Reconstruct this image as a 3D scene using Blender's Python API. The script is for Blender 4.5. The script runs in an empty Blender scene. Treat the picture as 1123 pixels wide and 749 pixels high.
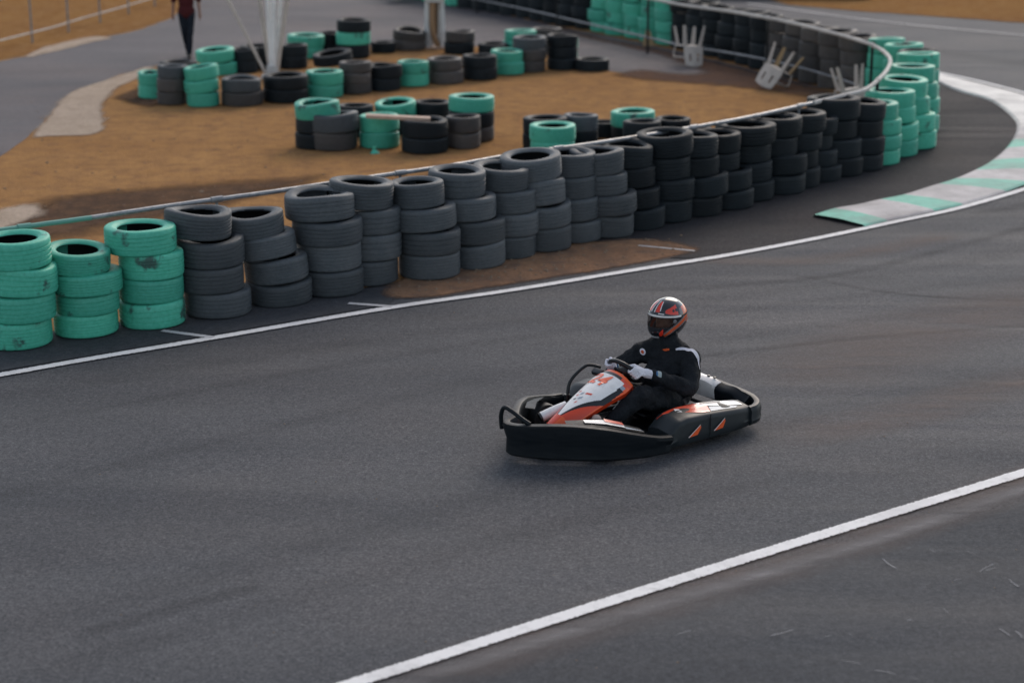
import bpy, bmesh, math, random
from mathutils import Vector, Matrix, Euler
from mathutils.bvhtree import BVHTree
random.seed(7)
R = math.radians
S = bpy.context.scene
COL = S.collection

# ------------------------------------------------------------------ camera geometry
F, H, YH, CX, CY = 2000.0, 4.5, -210.0, 561.5, 374.5
TH = math.atan((CY - YH) / F)
CT, ST = math.cos(TH), math.sin(TH)
def G(px, py, z=0.0):
    """point of the level z that the photograph shows at px, py"""
    dx = (px - CX) / F; dy = -(py - CY) / F
    D = (dx, CT + ST * dy, -ST + CT * dy)
    t = (z - H) / D[2]
    return (D[0] * t, D[1] * t)
def X_at(px, Y, z):
    zc = CT * Y - ST * (z - H)
    return (px - CX) / F * zc
def SC(py):
    return F / (F * H / (CT * (py - YH)))       # pixels per metre for ground at row py

# ------------------------------------------------------------------ materials
def mat(name, col, rough=0.7, metal=0.0, spec=0.5, coat=0.0):
    m = bpy.data.materials.new(name); m.use_nodes = True
    b = m.node_tree.nodes['Principled BSDF']
    b.inputs['Base Color'].default_value = (*col, 1)
    b.inputs['Roughness'].default_value = rough
    b.inputs['Metallic'].default_value = metal
    b.inputs['Specular IOR Level'].default_value = spec
    b.inputs['Coat Weight'].default_value = coat
    b.inputs['Coat Roughness'].default_value = 0.08
    return m
class NT:
    def __init__(s, m):
        s.m = m; s.t = m.node_tree; s.n = s.t.nodes; s.l = s.t.links; s.b = s.n['Principled BSDF']
    def new(s, k, **kw):
        n = s.n.new(k)
        for a, v in kw.items(): setattr(n, a, v)
        return n
    def coord(s, kind='Object', rot=0.0, scale=(1, 1, 1)):
        tc = s.new('ShaderNodeTexCoord'); mp = s.new('ShaderNodeMapping')
        mp.inputs['Rotation'].default_value = (0, 0, rot); mp.inputs['Scale'].default_value = scale
        s.l.new(tc.outputs[kind], mp.inputs[0]); return mp.outputs[0]
    def noise(s, vec, scale, detail=4, rough=.6, w=None):
        n = s.new('ShaderNodeTexNoise'); n.inputs['Scale'].default_value = scale
        n.inputs['Detail'].default_value = detail; n.inputs['Roughness'].default_value = rough
        s.l.new(vec, n.inputs['Vector']); return n.outputs['Fac']
    def ramp(s, fac, stops):
        r = s.new('ShaderNodeValToRGB'); e = r.color_ramp.elements
        while len(e) < len(stops): e.new(0.5)
        for i, (p, c) in enumerate(stops):
            e[i].position = p; e[i].color = (*c, 1) if len(c) == 3 else c
        s.l.new(fac, r.inputs[0]); return r.outputs[0]
    def mix(s, a, b, fac, mode='MIX'):
        m = s.new('ShaderNodeMix', data_type='RGBA', blend_type=mode)
        for i, v in ((6, a), (7, b), (0, fac)):
            if hasattr(v, 'is_output'): s.l.new(v, m.inputs[i])
            elif isinstance(v, (int, float)): m.inputs[i].default_value = v
            else: m.inputs[i].default_value = (*v, 1)
        return m.outputs[2]
    def math(s, op, a, b=0.0, clamp=False):
        m = s.new('ShaderNodeMath', operation=op); m.use_clamp = clamp
        for i, v in ((0, a), (1, b)):
            if hasattr(v, 'is_output'): s.l.new(v, m.inputs[i])
            else: m.inputs[i].default_value = v
        return m.outputs[0]
    def bump(s, h, strength, dist=0.01):
        b = s.new('ShaderNodeBump'); b.inputs['Strength'].default_value = strength; b.inputs['Distance'].default_value = dist
        s.l.new(h, b.inputs['Height']); s.l.new(b.outputs[0], s.b.inputs['Normal'])
    def color(s, c): s.l.new(c, s.b.inputs['Base Color'])
    def rough(s, c): s.l.new(c, s.b.inputs['Roughness'])
    def alpha(s, c): s.l.new(c, s.b.inputs['Alpha'])

p0, p1 = G(375, 749), G(1123, 520)
TRACK = math.atan2(p1[1] - p0[1], p1[0] - p0[0])

def asphalt(name, dark, light, dust, streak=0.5, speck=1.0):
    m = mat(name, dark, .85, spec=.22); t = NT(m)
    g = t.coord()
    long_ = t.coord(rot=-TRACK, scale=(.10, 1.0, 1))
    big = t.noise(g, .35, 5, .6)
    st = t.noise(long_, 2.2, 6, .65)
    st2 = t.noise(t.coord(rot=-TRACK + .12, scale=(.05, 1.0, 1)), 5.0, 5, .7)
    c = t.mix(dark, light, t.ramp(st, [(.25, (0, 0, 0)), (.75, (1, 1, 1))]))
    c = t.mix(c, light, t.math('MULTIPLY', t.ramp(st2, [(.45, (0, 0, 0)), (.75, (1, 1, 1))]), streak))
    c = t.mix(c, dust, t.ramp(big, [(.45, (0, 0, 0)), (.8, (.75, .75, .75))]))
    fine = t.noise(g, 48, 4, .95)
    mid = t.noise(g, 16, 4, .75)
    sp = t.ramp(fine, [(.38, (.42, .42, .44)), (.46, (.86, .86, .86)), (.55, (1.06, 1.06, 1.06)), (.64, (1.85, 1.82, 1.76))])
    c2 = t.mix(c, sp, speck, 'MULTIPLY')
    c2 = t.mix(c2, t.ramp(mid, [(.34, (.80, .80, .82)), (.66, (1.18, 1.16, 1.14))]), 1.0, 'MULTIPLY')
    pat = t.noise(t.coord(rot=-TRACK, scale=(.35, 1, 1)), .55, 4, .55)
    c2 = t.mix(c2, t.ramp(pat, [(.34, (.74, .76, .79)), (.5, (1, 1, 1)), (.66, (1.16, 1.14, 1.13))]), .9, 'MULTIPLY')
    t.color(c2)
    t.rough(t.ramp(st, [(.3, (.72, .72, .72)), (.7, (.92, .92, .92))]))
    t.bump(t.noise(g, 110, 2, .7), .55, .006)
    return m
M = {}
M['track'] = asphalt('track_asphalt', (.063, .067, .074), (.082, .085, .092), (.094, .089, .090), .3)
M['apron'] = asphalt('apron_asphalt', (.040, .044, .051), (.056, .061, .068), (.068, .066, .068), .35, .7)
M['corner'] = asphalt('corner_asphalt', (.032, .034, .038), (.046, .045, .048), (.066, .052, .050), .2, .8)
M['corner'].node_tree.nodes['Principled BSDF'].inputs['Specular IOR Level'].default_value = .08
M['lane'] = asphalt('lane_asphalt', (.078, .074, .080), (.115, .106, .110), (.15, .12, .11), .5, .5)

def dirt(name, a, b, c, s=1.0):
    m = mat(name, a, .95, spec=.0); t = NT(m); g = t.coord()
    n1 = t.noise(g, .45 * s, 6, .65); n2 = t.noise(g, 3.5 * s, 6, .7); n3 = t.noise(g, 28, 4, .75)
    col = t.mix(a, b, t.ramp(n1, [(.35, (0, 0, 0)), (.65, (1, 1, 1))]))
    col = t.mix(col, c, t.ramp(n2, [(.44, (0, 0, 0)), (.68, (.9, .9, .9))]))
    col = t.mix(col, t.ramp(n3, [(.25, (.62, .60, .58)), (.5, (1, 1, 1)), (.78, (1.35, 1.32, 1.25))]), .9, 'MULTIPLY')
    t.color(col); t.bump(t.math('ADD', n2, n3), .7, .05)
    return m
M['dirt'] = dirt('ochre_dirt', (.43, .242, .105), (.36, .196, .085), (.24, .136, .078))
M['verge'] = dirt('verge_dirt', (.31, .165, .062), (.25, .128, .055), (.36, .21, .10))
def edged(m, lo=.42, hi=.58, scale=1.2, keep=.5, amp=.9):
    """fades a sheet out towards its rim (uv.y = 0 at rim, 1 inside) in ragged patches"""
    t = NT(m); tc = t.new('ShaderNodeTexCoord'); sep = t.new('ShaderNodeSeparateXYZ')
    t.l.new(tc.outputs['UV'], sep.inputs[0])
    n = t.noise(t.coord(), scale, 6, .7)
    v = t.math('ADD', sep.outputs[1], t.math('MULTIPLY', t.math('SUBTRACT', n, .5), amp))
    t.alpha(t.ramp(v, [(lo, (0, 0, 0)), (hi, (keep, keep, keep))]))
    return m
M['wet'] = edged(dirt('dark_earth', (.095, .068, .055), (.13, .085, .06), (.20, .12, .075)), .15, .75, .9, .85, 1.1)
M['rut'] = edged(dirt('red_earth', (.16, .10, .075), (.20, .115, .07), (.12, .09, .08)), .15, .7, .8, .8, 1.1)
M['spill'] = edged(dirt('spilled_dirt', (.33, .20, .125), (.26, .155, .10), (.15, .11, .09)), .12, .5, 1.5, .93, .8)
M['pale'] = edged(dirt('pale_concrete', (.46, .37, .29), (.50, .40, .32), (.38, .30, .23), .6), .06, .30, 1.3, 1, .6)

def paint(name, col, wear=.5, lo=.3):
    m = mat(name, col, .75); t = NT(m); g = t.coord()
    n = t.noise(g, 9, 8, .8); n2 = t.noise(g, 1.3, 5, .6)
    c = t.mix(tuple(.7 * v for v in col), col, t.ramp(n, [(.3, (0, 0, 0)), (.5, (1, 1, 1))]))
    c = t.mix((.16, .15, .155), c, t.ramp(n2, [(.3, (lo,) * 3), (.3 + wear * .5, (1, 1, 1))]))
    t.color(c); t.bump(t.noise(g, 90, 2, .7), .3, .005)
    return t
def worn_alpha(t, amp=.35, cut=.16):
    tc = t.new('ShaderNodeTexCoord'); sep = t.new('ShaderNodeSeparateXYZ'); t.l.new(tc.outputs['UV'], sep.inputs[0])
    e = t.math('PINGPONG', sep.outputs[1], .5)           # 0 at both rims, .5 in the middle
    n = t.noise(t.coord(), 45, 4, .8)
    v = t.math('SUBTRACT', e, t.math('MULTIPLY', t.math('SUBTRACT', n, .45), amp))
    t.alpha(t.ramp(v, [(cut * .45, (0, 0, 0)), (cut * .8, (1, 1, 1))]))
tl = paint('white_line_paint', (.72, .71, .70), .35, .75); worn_alpha(tl, .42, .12); M['line'] = tl.m
tl = paint('faded_line_paint', (.52, .51, .51), .5, .5); worn_alpha(tl, .5, .14); M['line2'] = tl.m
M['kerb_green'] = paint('kerb_green_paint', (.17, .50, .39), .55, .35).m
M['kerb_white'] = paint('kerb_white_paint', (.54, .52, .52), .7, .3).m
M['kerb_pale'] = paint('kerb_pale_paint', (.74, .72, .68), .5, .5).m
def soft_strip(name, col, op, scale=(.2, 1, 1), rot=None):
    m = mat(name, col, .9); t = NT(m)
    tc = t.new('ShaderNodeTexCoord'); sep = t.new('ShaderNodeSeparateXYZ'); t.l.new(tc.outputs['UV'], sep.inputs[0])
    e = t.math('MULTIPLY', t.math('PINGPONG', sep.outputs[1], .5), 2.0)
    ex = t.math('MULTIPLY', t.math('PINGPONG', sep.outputs[0], .5), 8.0, clamp=True)
    n = t.noise(t.coord(rot=-(TRACK if rot is None else rot), scale=scale), 3.5, 6, .7)
    v = t.math('MULTIPLY', t.math('MULTIPLY', t.math('POWER', e, .8), ex), t.ramp(n, [(.3, (.12,) * 3), (.65, (1, 1, 1))]))
    t.alpha(t.math('MULTIPLY', v, op)); return m
M['skid'] = soft_strip('skid_rubber', (.030, .030, .034), .34)
M['skid2'] = soft_strip('skid_rubber_faint', (.045, .045, .050), .15)
M['seam'] = soft_strip('dusty_seam', (.22, .21, .21), .8)
M['dusty'] = soft_strip('dust_film', (.20, .145, .12), .46)
M['scuff'] = soft_strip('scuff_mark', (.36, .36, .37), .55, (1, 1, 1))

def rubber(name, col, dusty, amount=.5):
    m = mat(name, col, .62, spec=.42); t = NT(m); g = t.coord()
    oi = t.new('ShaderNodeObjectInfo')
    v = t.new('ShaderNodeVectorMath', operation='ADD'); t.l.new(g, v.inputs[0])
    cb = t.new('ShaderNodeCombineXYZ'); mul = t.math('MULTIPLY', oi.outputs['Random'], 57.0)
    for i in range(3): t.l.new(mul, cb.inputs[i])
    t.l.new(cb.outputs[0], v.inputs[1]); vec = v.outputs[0]
    n = t.noise(vec, 5, 6, .7); n2 = t.noise(vec, 40, 3, .7)
    c = t.mix(col, dusty, t.math('MULTIPLY', t.ramp(n, [(.35, (0, 0, 0)), (.72, (1, 1, 1))]), amount))
    c = t.mix(c, t.ramp(oi.outputs['Random'], [(0, (.72, .72, .72)), (.5, (1, 1, 1)), (1, (1.4, 1.36, 1.33))]), 1.0, 'MULTIPLY')
    c = t.mix(c, t.ramp(n2, [(.3, (.8, .8, .8)), (.7, (1.18, 1.18, 1.18))]), .8, 'MULTIPLY')
    t.color(c); t.rough(t.ramp(n, [(.3, (.5,) * 3), (.7, (.78,) * 3)]))
    t.bump(t.math('ADD', n2, t.math('MULTIPLY', n, 2)), .25, .01)
    return m
M['black'] = rubber('black_rubber', (.008, .0125, .016), (.020, .026, .030), .45)
M['black'].node_tree.nodes['Principled BSDF'].inputs['Specular IOR Level'].default_value = .24
M['slate'] = rubber('slate_rubber', (.050, .062, .071), (.096, .103, .108), .55)
M['brown'] = rubber('dusty_rubber', (.050, .049, .050), (.10, .085, .072), .65)
M['inner'] = mat('bare_inner_rubber', (.010, .011, .012), .85, spec=.2)
def green_paint():
    m = mat('green_tyre_paint', (.02, .3, .18), .55, spec=.45); t = NT(m); g = t.coord()
    oi = t.new('ShaderNodeObjectInfo')
    v = t.new('ShaderNodeVectorMath', operation='ADD'); t.l.new(g, v.inputs[0])
    cb = t.new('ShaderNodeCombineXYZ'); mul = t.math('MULTIPLY', oi.outputs['Random'], 91.0)
    for i in range(3): t.l.new(mul, cb.inputs[i])
    t.l.new(cb.outputs[0], v.inputs[1]); vec = v.outputs[0]
    n = t.noise(vec, 3.2, 6, .65); n2 = t.noise(vec, 30, 4, .7)
    c = t.mix((.042, .36, .235), (.078, .46, .33), t.ramp(n2, [(.3, (0, 0, 0)), (.7, (1, 1, 1))]))
    c = t.mix(c, t.ramp(oi.outputs['Random'], [(0, (.78, .8, .82)), (1, (1.2, 1.1, 1.1))]), 1.0, 'MULTIPLY')
    c = t.mix(c, (.028, .034, .036), t.ramp(n, [(.60, (0, 0, 0)), (.67, (.85, .85, .85))]))
    t.color(c); t.bump(n2, .2, .008); return m
M['green'] = green_paint()
M['steel'] = mat('galvanised_steel', (.25, .27, .29), .42, .75)
M['pipe'] = None
def pipe_mat():
    m = mat('painted_pipe', (.30, .32, .34), .4, .35); t = NT(m); g = t.coord()
    n = t.noise(g, 1.6, 5, .6); n2 = t.noise(g, 12, 5, .7)
    c = t.mix((.11, .125, .14), (.27, .28, .29), t.ramp(n2, [(.3, (0, 0, 0)), (.6, (1, 1, 1))]))
    c = t.mix(c, (.06, .045, .04), t.ramp(n, [(.62, (0, 0, 0)), (.70, (.7, .7, .7))]))
    t.color(c); return m
M['pipe'] = pipe_mat()
M['pipe_green'] = mat('green_pipe', (.11, .29, .24), .5)
M['pipe_pale'] = paint('pale_pipe', (.55, .52, .48), .5, .5).m
M['plastic_white'] = paint('white_plastic', (.48, .43, .38), .4, .6).m
M['plastic_tan'] = mat('yellowed_plastic', (.42, .29, .15), .6)
M['white_metal'] = paint('white_painted_metal', (.55, .55, .53), .5, .5).m
M['bright'] = paint('bright_white_metal', (.78, .78, .76), .6, .8).m
M['tan_metal'] = mat('rusty_brown_metal', (.26, .155, .08), .7)
M['wood'] = paint('weathered_wood', (.50, .34, .25), .5, .5).m
# kart
M['bumper'] = NT(mat('bumper_plastic', (.012, .015, .018), .42, spec=.5)).m
def scuffed():
    m = mat('scuffed_plastic', (.014, .017, .020), .42, spec=.22); t = NT(m); g = t.coord(scale=(.6, .6, 6))
    n = t.noise(g, 10, 7, .75)
    t.color(t.mix((.004, .007, .010), (.012, .016, .019), t.ramp(n, [(.45, (0, 0, 0)), (.8, (1, 1, 1))])))
    t.rough(t.ramp(n, [(.3, (.38,) * 3), (.7, (.62,) * 3)])); return m
M['bumper'] = scuffed()
M['pod'] = NT(mat('pod_plastic', (.015, .020, .023), .45, spec=.3)).m
M['kwhite'] = paint('kart_white_plastic', (.80, .78, .76), .25, .75).m; M['kwhite'].node_tree.nodes['Principled BSDF'].inputs['Roughness'].default_value = .28
M['korange'] = mat('kart_orange_sticker', (.80, .11, .022), .32, coat=.3)
M['kred'] = mat('kart_red_sticker', (.66, .055, .015), .32, coat=.3)
M['kblack'] = mat('kart_black_sticker', (.013, .015, .018), .35)
M['kblue'] = mat('kart_blue_grey_sticker', (.28, .34, .40), .35)
M['frame'] = mat('black_tube', (.010, .012, .014), .4, .1, spec=.3)
M['slick'] = mat('kart_tyre_rubber', (.016, .017, .018), .6)
M['alu'] = mat('bare_aluminium', (.45, .45, .46), .32, .9)
M['rim'] = mat('grey_rim', (.16, .165, .17), .4, .6)
M['engine'] = mat('engine_metal', (.05, .052, .055), .45, .5)
M['suit'] = None
def cloth(name, a, b, rough=.85):
    m = mat(name, a, rough, spec=.10); t = NT(m); g = t.coord()
    n = t.noise(g, 9, 5, .6); n2 = t.noise(g, 60, 3, .6)
    t.color(t.mix(a, b, t.ramp(n, [(.35, (0, 0, 0)), (.7, (1, 1, 1))])))
    t.bump(t.math('ADD', t.math('MULTIPLY', n, 3), n2), .6, .02); return m
M['suit'] = cloth('black_race_suit', (.006, .008, .011), (.014, .017, .021))
M['suit'].node_tree.nodes['Principled BSDF'].inputs['Specular IOR Level'].default_value = .25
M['maroon'] = cloth('maroon_cloth', (.055, .013, .016), (.085, .022, .022))
M['jeans'] = cloth('dark_trousers', (.010, .014, .022), (.022, .027, .036))
M['skin'] = mat('skin', (.22, .11, .07), .6)
M['hair'] = mat('dark_hair', (.012, .010, .009), .7)
M['glove'] = cloth('white_glove', (.62, .62, .70), (.75, .74, .78), .8)
M['glove_cuff'] = mat('glove_cuff', (.30, .36, .36), .7)
M['glove_blue'] = mat('glove_blue_strap', (.03, .12, .26), .6)
M['shoe'] = mat('pale_shoe', (.42, .33, .28), .6)
M['hblack'] = mat('helmet_black', (.010, .012, .016), .15, coat=.6)
M['hred'] = mat('helmet_red', (.62, .035, .015), .2, coat=.5)
M['horange'] = mat('helmet_orange', (.60, .10, .03), .25, coat=.4)
M['hwhite'] = mat('helmet_white', (.68, .66, .65), .2, coat=.5)
M['hgrey'] = mat('helmet_grey', (.14, .135, .14), .3, coat=.4)
M['visor'] = mat('smoked_visor', (.030, .016, .013), .06, spec=.6, coat=.3)
M['pebble'] = mat('pebble', (.22, .16, .11), .9)

# ------------------------------------------------------------------ object helpers
def tag(o, label=None, cat=None, group=None, kind=None):
    for k, v in (('label', label), ('category', cat), ('group', group), ('kind', kind)):
        if v: o[k] = v
    return o
def empty(name, loc=(0, 0, 0), rz=0.0):
    o = bpy.data.objects.new(name, None); COL.objects.link(o); o.location = loc; o.rotation_euler = (0, 0, rz)
    o.empty_display_size = .1; return o
def obj(name, bm, m, parent=None, smooth=True, angle=40):
    bmesh.ops.remove_doubles(bm, verts=bm.verts, dist=1e-5)
    bmesh.ops.recalc_face_normals(bm, faces=bm.faces)
    me = bpy.data.meshes.new(name); bm.to_mesh(me); bm.free()
    if smooth:
        me.shade_smooth()
        me.set_sharp_from_angle(angle=R(angle))
    for x in (m if isinstance(m, (list, tuple)) else [m]): me.materials.append(x)
    o = bpy.data.objects.new(name, me); COL.objects.link(o)
    if parent: o.parent = parent
    return o
def box(bm, c, s, rot=None, bevel=0.0):
    r = bmesh.ops.create_cube(bm, size=1.0); vs = r['verts']
    for v in vs: v.co = Vector((v.co.x * s[0], v.co.y * s[1], v.co.z * s[2]))
    if bevel:
        es = list({e for v in vs for e in v.link_edges})
        rb = bmesh.ops.bevel(bm, geom=es, offset=bevel, segments=2, affect='EDGES', profile=.6)
        vs = list({v for f in rb['faces'] for v in f.verts} | {v for v in vs if v.is_valid})
    Mx = Matrix.Translation(c) @ (rot.to_matrix().to_4x4() if rot else Matrix())
    for v in vs: v.co = Mx @ v.co
    return vs
def smooth_path(pts, n=6, closed=False):
    P = [Vector(p) for p in pts]; out = []
    m = len(P); rng = range(m if closed else m - 1)
    for i in rng:
        a = P[(i - 1) % m] if closed or i > 0 else P[0] * 2 - P[1]
        b, c = P[i], P[(i + 1) % m]
        d = P[(i + 2) % m] if closed or i + 2 < m else P[-1] * 2 - P[-2]
        for k in range(n):
            t = k / n
            out.append(.5 * ((2 * b) + (c - a) * t + (2 * a - 5 * b + 4 * c - d) * t * t + (3 * b - a - 3 * c + d) * t ** 3))
    if not closed: out.append(P[-1])
    return out
def tube(bm, pts, r, seg=8, cap=True, closed=False):
    P = [Vector(p) for p in pts]; n = len(P); rr = r if isinstance(r, (list, tuple)) else [r] * n
    rings = []; up = None
    for i in range(n):
        if closed: t = (P[(i + 1) % n] - P[i - 1]).normalized()
        else: t = (P[min(i + 1, n - 1)] - P[max(i - 1, 0)]).normalized()
        if up is None: up = Vector((0, 0, 1)) if abs(t.z) < .9 else Vector((1, 0, 0))
        u = (up - t * up.dot(t)).normalized(); w = t.cross(u); up = u
        rings.append([bm.verts.new(P[i] + (u * math.cos(a) + w * math.sin(a)) * rr[i]) for a in (2 * math.pi * k / seg for k in range(seg))])
    for i in range(n if closed else n - 1):
        A, B = rings[i], rings[(i + 1) % n]
        for k in range(seg): bm.faces.new((A[k], A[(k + 1) % seg], B[(k + 1) % seg], B[k]))
    if cap and not closed:
        bm.faces.new(rings[0]); bm.faces.new(rings[-1][::-1])
def lathe(bm, prof, seg=32, M4=Matrix(), closed=True, warp=None):
    rings = []
    for k in range(seg):
        a = 2 * math.pi * k / seg
        ring = []
        for r, z in prof:
            v = Vector((r * math.cos(a), r * math.sin(a), z))
            if warp: v = warp(v, a)
            ring.append(bm.verts.new(M4 @ v))
        rings.append(ring)
    m = len(prof)
    for k in range(seg):
        A, B = rings[k], rings[(k + 1) % seg]
        for i in range(m if closed else m - 1):
            j = (i + 1) % m
            try: bm.faces.new((A[i], B[i], B[j], A[j]))
            except ValueError: pass
def capsule(bm, a, b, ra, rb, seg=16):
    a, b = Vector(a), Vector(b); ax = (b - a); L = ax.length; ax.normalize()
    q = ax.to_track_quat('Z', 'Y').to_matrix().to_4x4(); Mx = Matrix.Translation(a) @ q
    prof = []
    for k in range(6):
        t = -math.pi / 2 + k * math.pi / 10; prof.append((max(ra * math.cos(t), 1e-4), ra * math.sin(t)))
    for k in range(6):
        t = k * math.pi / 10; prof.append((max(rb * math.cos(t), 1e-4), L + rb * math.sin(t)))
    lathe(bm, prof, seg, Mx, closed=True)
def blob(bm, c, s, rot=(0, 0, 0)):
    r = bmesh.ops.create_uvsphere(bm, u_segments=20, v_segments=14, radius=1)
    Mx = Matrix.Translation(c) @ Euler(rot).to_matrix().to_4x4() @ Matrix.Diagonal((*s, 1))
    for v in r['verts']: v.co = Mx @ v.co
def fused(name, bm, m, parent, voxel=.012, smooth=6, noise=0.0):
    """melts overlapping shapes into one continuous surface"""
    me = bpy.data.meshes.new('tmp'); bm.to_mesh(me); bm.free()
    o = bpy.data.objects.new('tmp', me); COL.objects.link(o)
    rm = o.modifiers.new('r', 'REMESH'); rm.mode = 'VOXEL'; rm.voxel_size = voxel
    sm = o.modifiers.new('s', 'SMOOTH'); sm.iterations = smooth; sm.factor = .5
    dg = bpy.context.evaluated_depsgraph_get(); dg.update()
    ev = o.evaluated_get(dg); me2 = bpy.data.meshes.new_from_object(ev, depsgraph=dg)
    bpy.data.objects.remove(o); me2.materials.clear()
    me2.materials.append(m); me2.name = name; me2.shade_smooth()
    if noise:
        from mathutils import noise as nz
        for v in me2.vertices:
            p = v.co * 14; q = Vector((v.co.x * 30, v.co.y * 30, v.co.z * 9))
            v.co += v.normal * noise * (nz.noise(p) + .5 * nz.noise(q))
    o2 = bpy.data.objects.new(name, me2); COL.objects.link(o2)
    if parent: o2.parent = parent
    return o2

def dense(pts, step=.35, jit=0.0, closed=True):
    out = []; n = len(pts)
    for i in range(n if closed else n - 1):
        a, b = Vector(pts[i]), Vector(pts[(i + 1) % n]); L = (b - a).length; k = max(1, int(L / step))
        for j in range(k):
            p = a.lerp(b, j / k)
            if jit: p += Vector((random.uniform(-jit, jit), random.uniform(-jit, jit)))
            out.append(p)
    if not closed: out.append(Vector(pts[-1]))
    return out
def sheet(name, pts, z, m, jit=.0, step=.35, smoothn=0, kind='structure'):
    P = [Vector(p[:2]) for p in pts]
    if smoothn: P = [Vector(p[:2]) for p in smooth_path([(p.x, p.y, 0) for p in P], smoothn, True)]
    P = dense(P, step, jit)
    bm = bmesh.new(); vs = [bm.verts.new((p.x, p.y, z)) for p in P]
    es = [bm.edges.new((vs[i], vs[(i + 1) % len(vs)])) for i in range(len(vs))]
    bmesh.ops.triangle_fill(bm, edges=es, use_beauty=True)
    for f in bm.faces:
        if f.normal.z < 0: f.normal_flip()
    me = bpy.data.meshes.new(name); bm.to_mesh(me); bm.free(); me.materials.append(m)
    o = bpy.data.objects.new(name, me); COL.objects.link(o); return tag(o, kind=kind)
zlift = [0.0]
def fade_sheet(name, pts, z, m, inset=.5, smoothn=4, cell=.14):
    """gridded sheet with uv.y rising from 0 at its rim to 1 at 'inset' metres inside"""
    P = [Vector(p[:2]) for p in smooth_path([(p[0], p[1], 0) for p in pts], smoothn, True)]
    n = len(P); zlift[0] += .0007; z += zlift[0]
    x0, x1 = min(p.x for p in P), max(p.x for p in P); y0, y1 = min(p.y for p in P), max(p.y for p in P)
    cell = max(cell, (x1 - x0) / 90, (y1 - y0) / 90)
    def sd(x, y):
        ins = False; best = 1e9
        for i in range(n):
            ax, ay = P[i]; bx, by = P[(i + 1) % n]
            if (ay > y) != (by > y) and x < (bx - ax) * (y - ay) / (by - ay) + ax: ins = not ins
            dx, dy = bx - ax, by - ay; L = dx * dx + dy * dy + 1e-12
            t = max(0, min(1, ((x - ax) * dx + (y - ay) * dy) / L)); d = (x - ax - dx * t) ** 2 + (y - ay - dy * t) ** 2
            if d < best: best = d
        return (1 if ins else -1) * math.sqrt(best)
    nx, ny = int((x1 - x0) / cell) + 2, int((y1 - y0) / cell) + 2
    D = [[sd(x0 + i * cell, y0 + j * cell) for j in range(ny)] for i in range(nx)]
    bm = bmesh.new(); uv = bm.loops.layers.uv.new('UVMap'); V = {}
    def vv(i, j):
        if (i, j) not in V: V[i, j] = bm.verts.new((x0 + i * cell, y0 + j * cell, z))
        return V[i, j]
    for i in range(nx - 1):
        for j in range(ny - 1):
            q = [(i, j), (i + 1, j), (i + 1, j + 1), (i, j + 1)]
            if max(D[a_][b_] for a_, b_ in q) <= 0: continue
            f = bm.faces.new([vv(*k) for k in q])
            for l, (a_, b_) in zip(f.loops, q): l[uv].uv = (0, max(0., min(1., D[a_][b_] / inset)))
    me = bpy.data.meshes.new(name); bm.to_mesh(me); bm.free(); me.materials.append(m)
    o = bpy.data.objects.new(name, me); COL.objects.link(o); return tag(o, kind='structure')
def strip_bm(bm, pts, w, z):
    """flat ribbon; uv.x along 0..1, uv.y across 0..1"""
    P = [Vector(p[:2]) for p in pts]; n = len(P); uv = bm.loops.layers.uv.verify()
    ws = w if isinstance(w, (list, tuple)) else [w] * n
    L = [0.0]
    for i in range(1, n): L.append(L[-1] + (P[i] - P[i - 1]).length)
    prev = None
    for i in range(n):
        t = (P[min(i + 1, n - 1)] - P[max(i - 1, 0)]).normalized(); nn = Vector((-t.y, t.x))
        a = P[i] + nn * ws[i] / 2; b = P[i] - nn * ws[i] / 2
        cur = (bm.verts.new((a.x, a.y, z)), bm.verts.new((b.x, b.y, z)), L[i] / L[-1])
        if prev:
            f = bm.faces.new((prev[1], cur[1], cur[0], prev[0]))
            for l, q in zip(f.loops, ((prev[2], 1), (cur[2], 1), (cur[2], 0), (prev[2], 0))): l[uv].uv = q
        prev = cur
def strip(name, pts, w, z, m, smoothn=8):
    zlift[0] += .00012; z += zlift[0] * .3
    pp = [(p[0], p[1], 0) for p in pts]
    if smoothn and len(pp) > 2: pp = smooth_path(pp, smoothn)
    bm = bmesh.new(); strip_bm(bm, pp, w, z)
    me = bpy.data.meshes.new(name); bm.to_mesh(me); bm.free(); me.materials.append(m)
    o = bpy.data.objects.new(name, me); COL.objects.link(o); return tag(o, kind='structure')
def GP(l): return [G(*p) for p in l]

# ------------------------------------------------------------------ ground
sheet('ground', [(-1500, -800), (1500, -800), (1500, 2500), (-1500, 2500)], 0, M['verge'], step=400)
sheet('race_track', [(-60, -14), (70, -14), (70, 72), (-60, 72)], .004, M['track'], step=20)
# infield: follows the tyre barrier round
infield = [(-160, 392), (0, 372), (100, 360), (200, 345), (300, 332), (400, 316), (500, 300), (600, 280), (690, 262),
           (760, 245), (830, 224), (900, 204), (955, 188), (988, 172), (1002, 150), (1000, 132), (985, 118), (955, 106), (905, 92),
           (850, 78), (790, 62), (720, 44), (640, 25), (560, 8), (470, -12), (380, -26), (280, -60), (150, -62), (-300, -40), (-500, 60)]
sheet('infield', GP(infield), .008, M['dirt'], jit=.02)
fade_sheet('dirt_spill', GP([(415, 327), (470, 330), (560, 315), (640, 303), (720, 289), (772, 277), (750, 268), (690, 262), (600, 272), (500, 292), (430, 308)]), .0135, M['spill'], .25)
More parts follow.
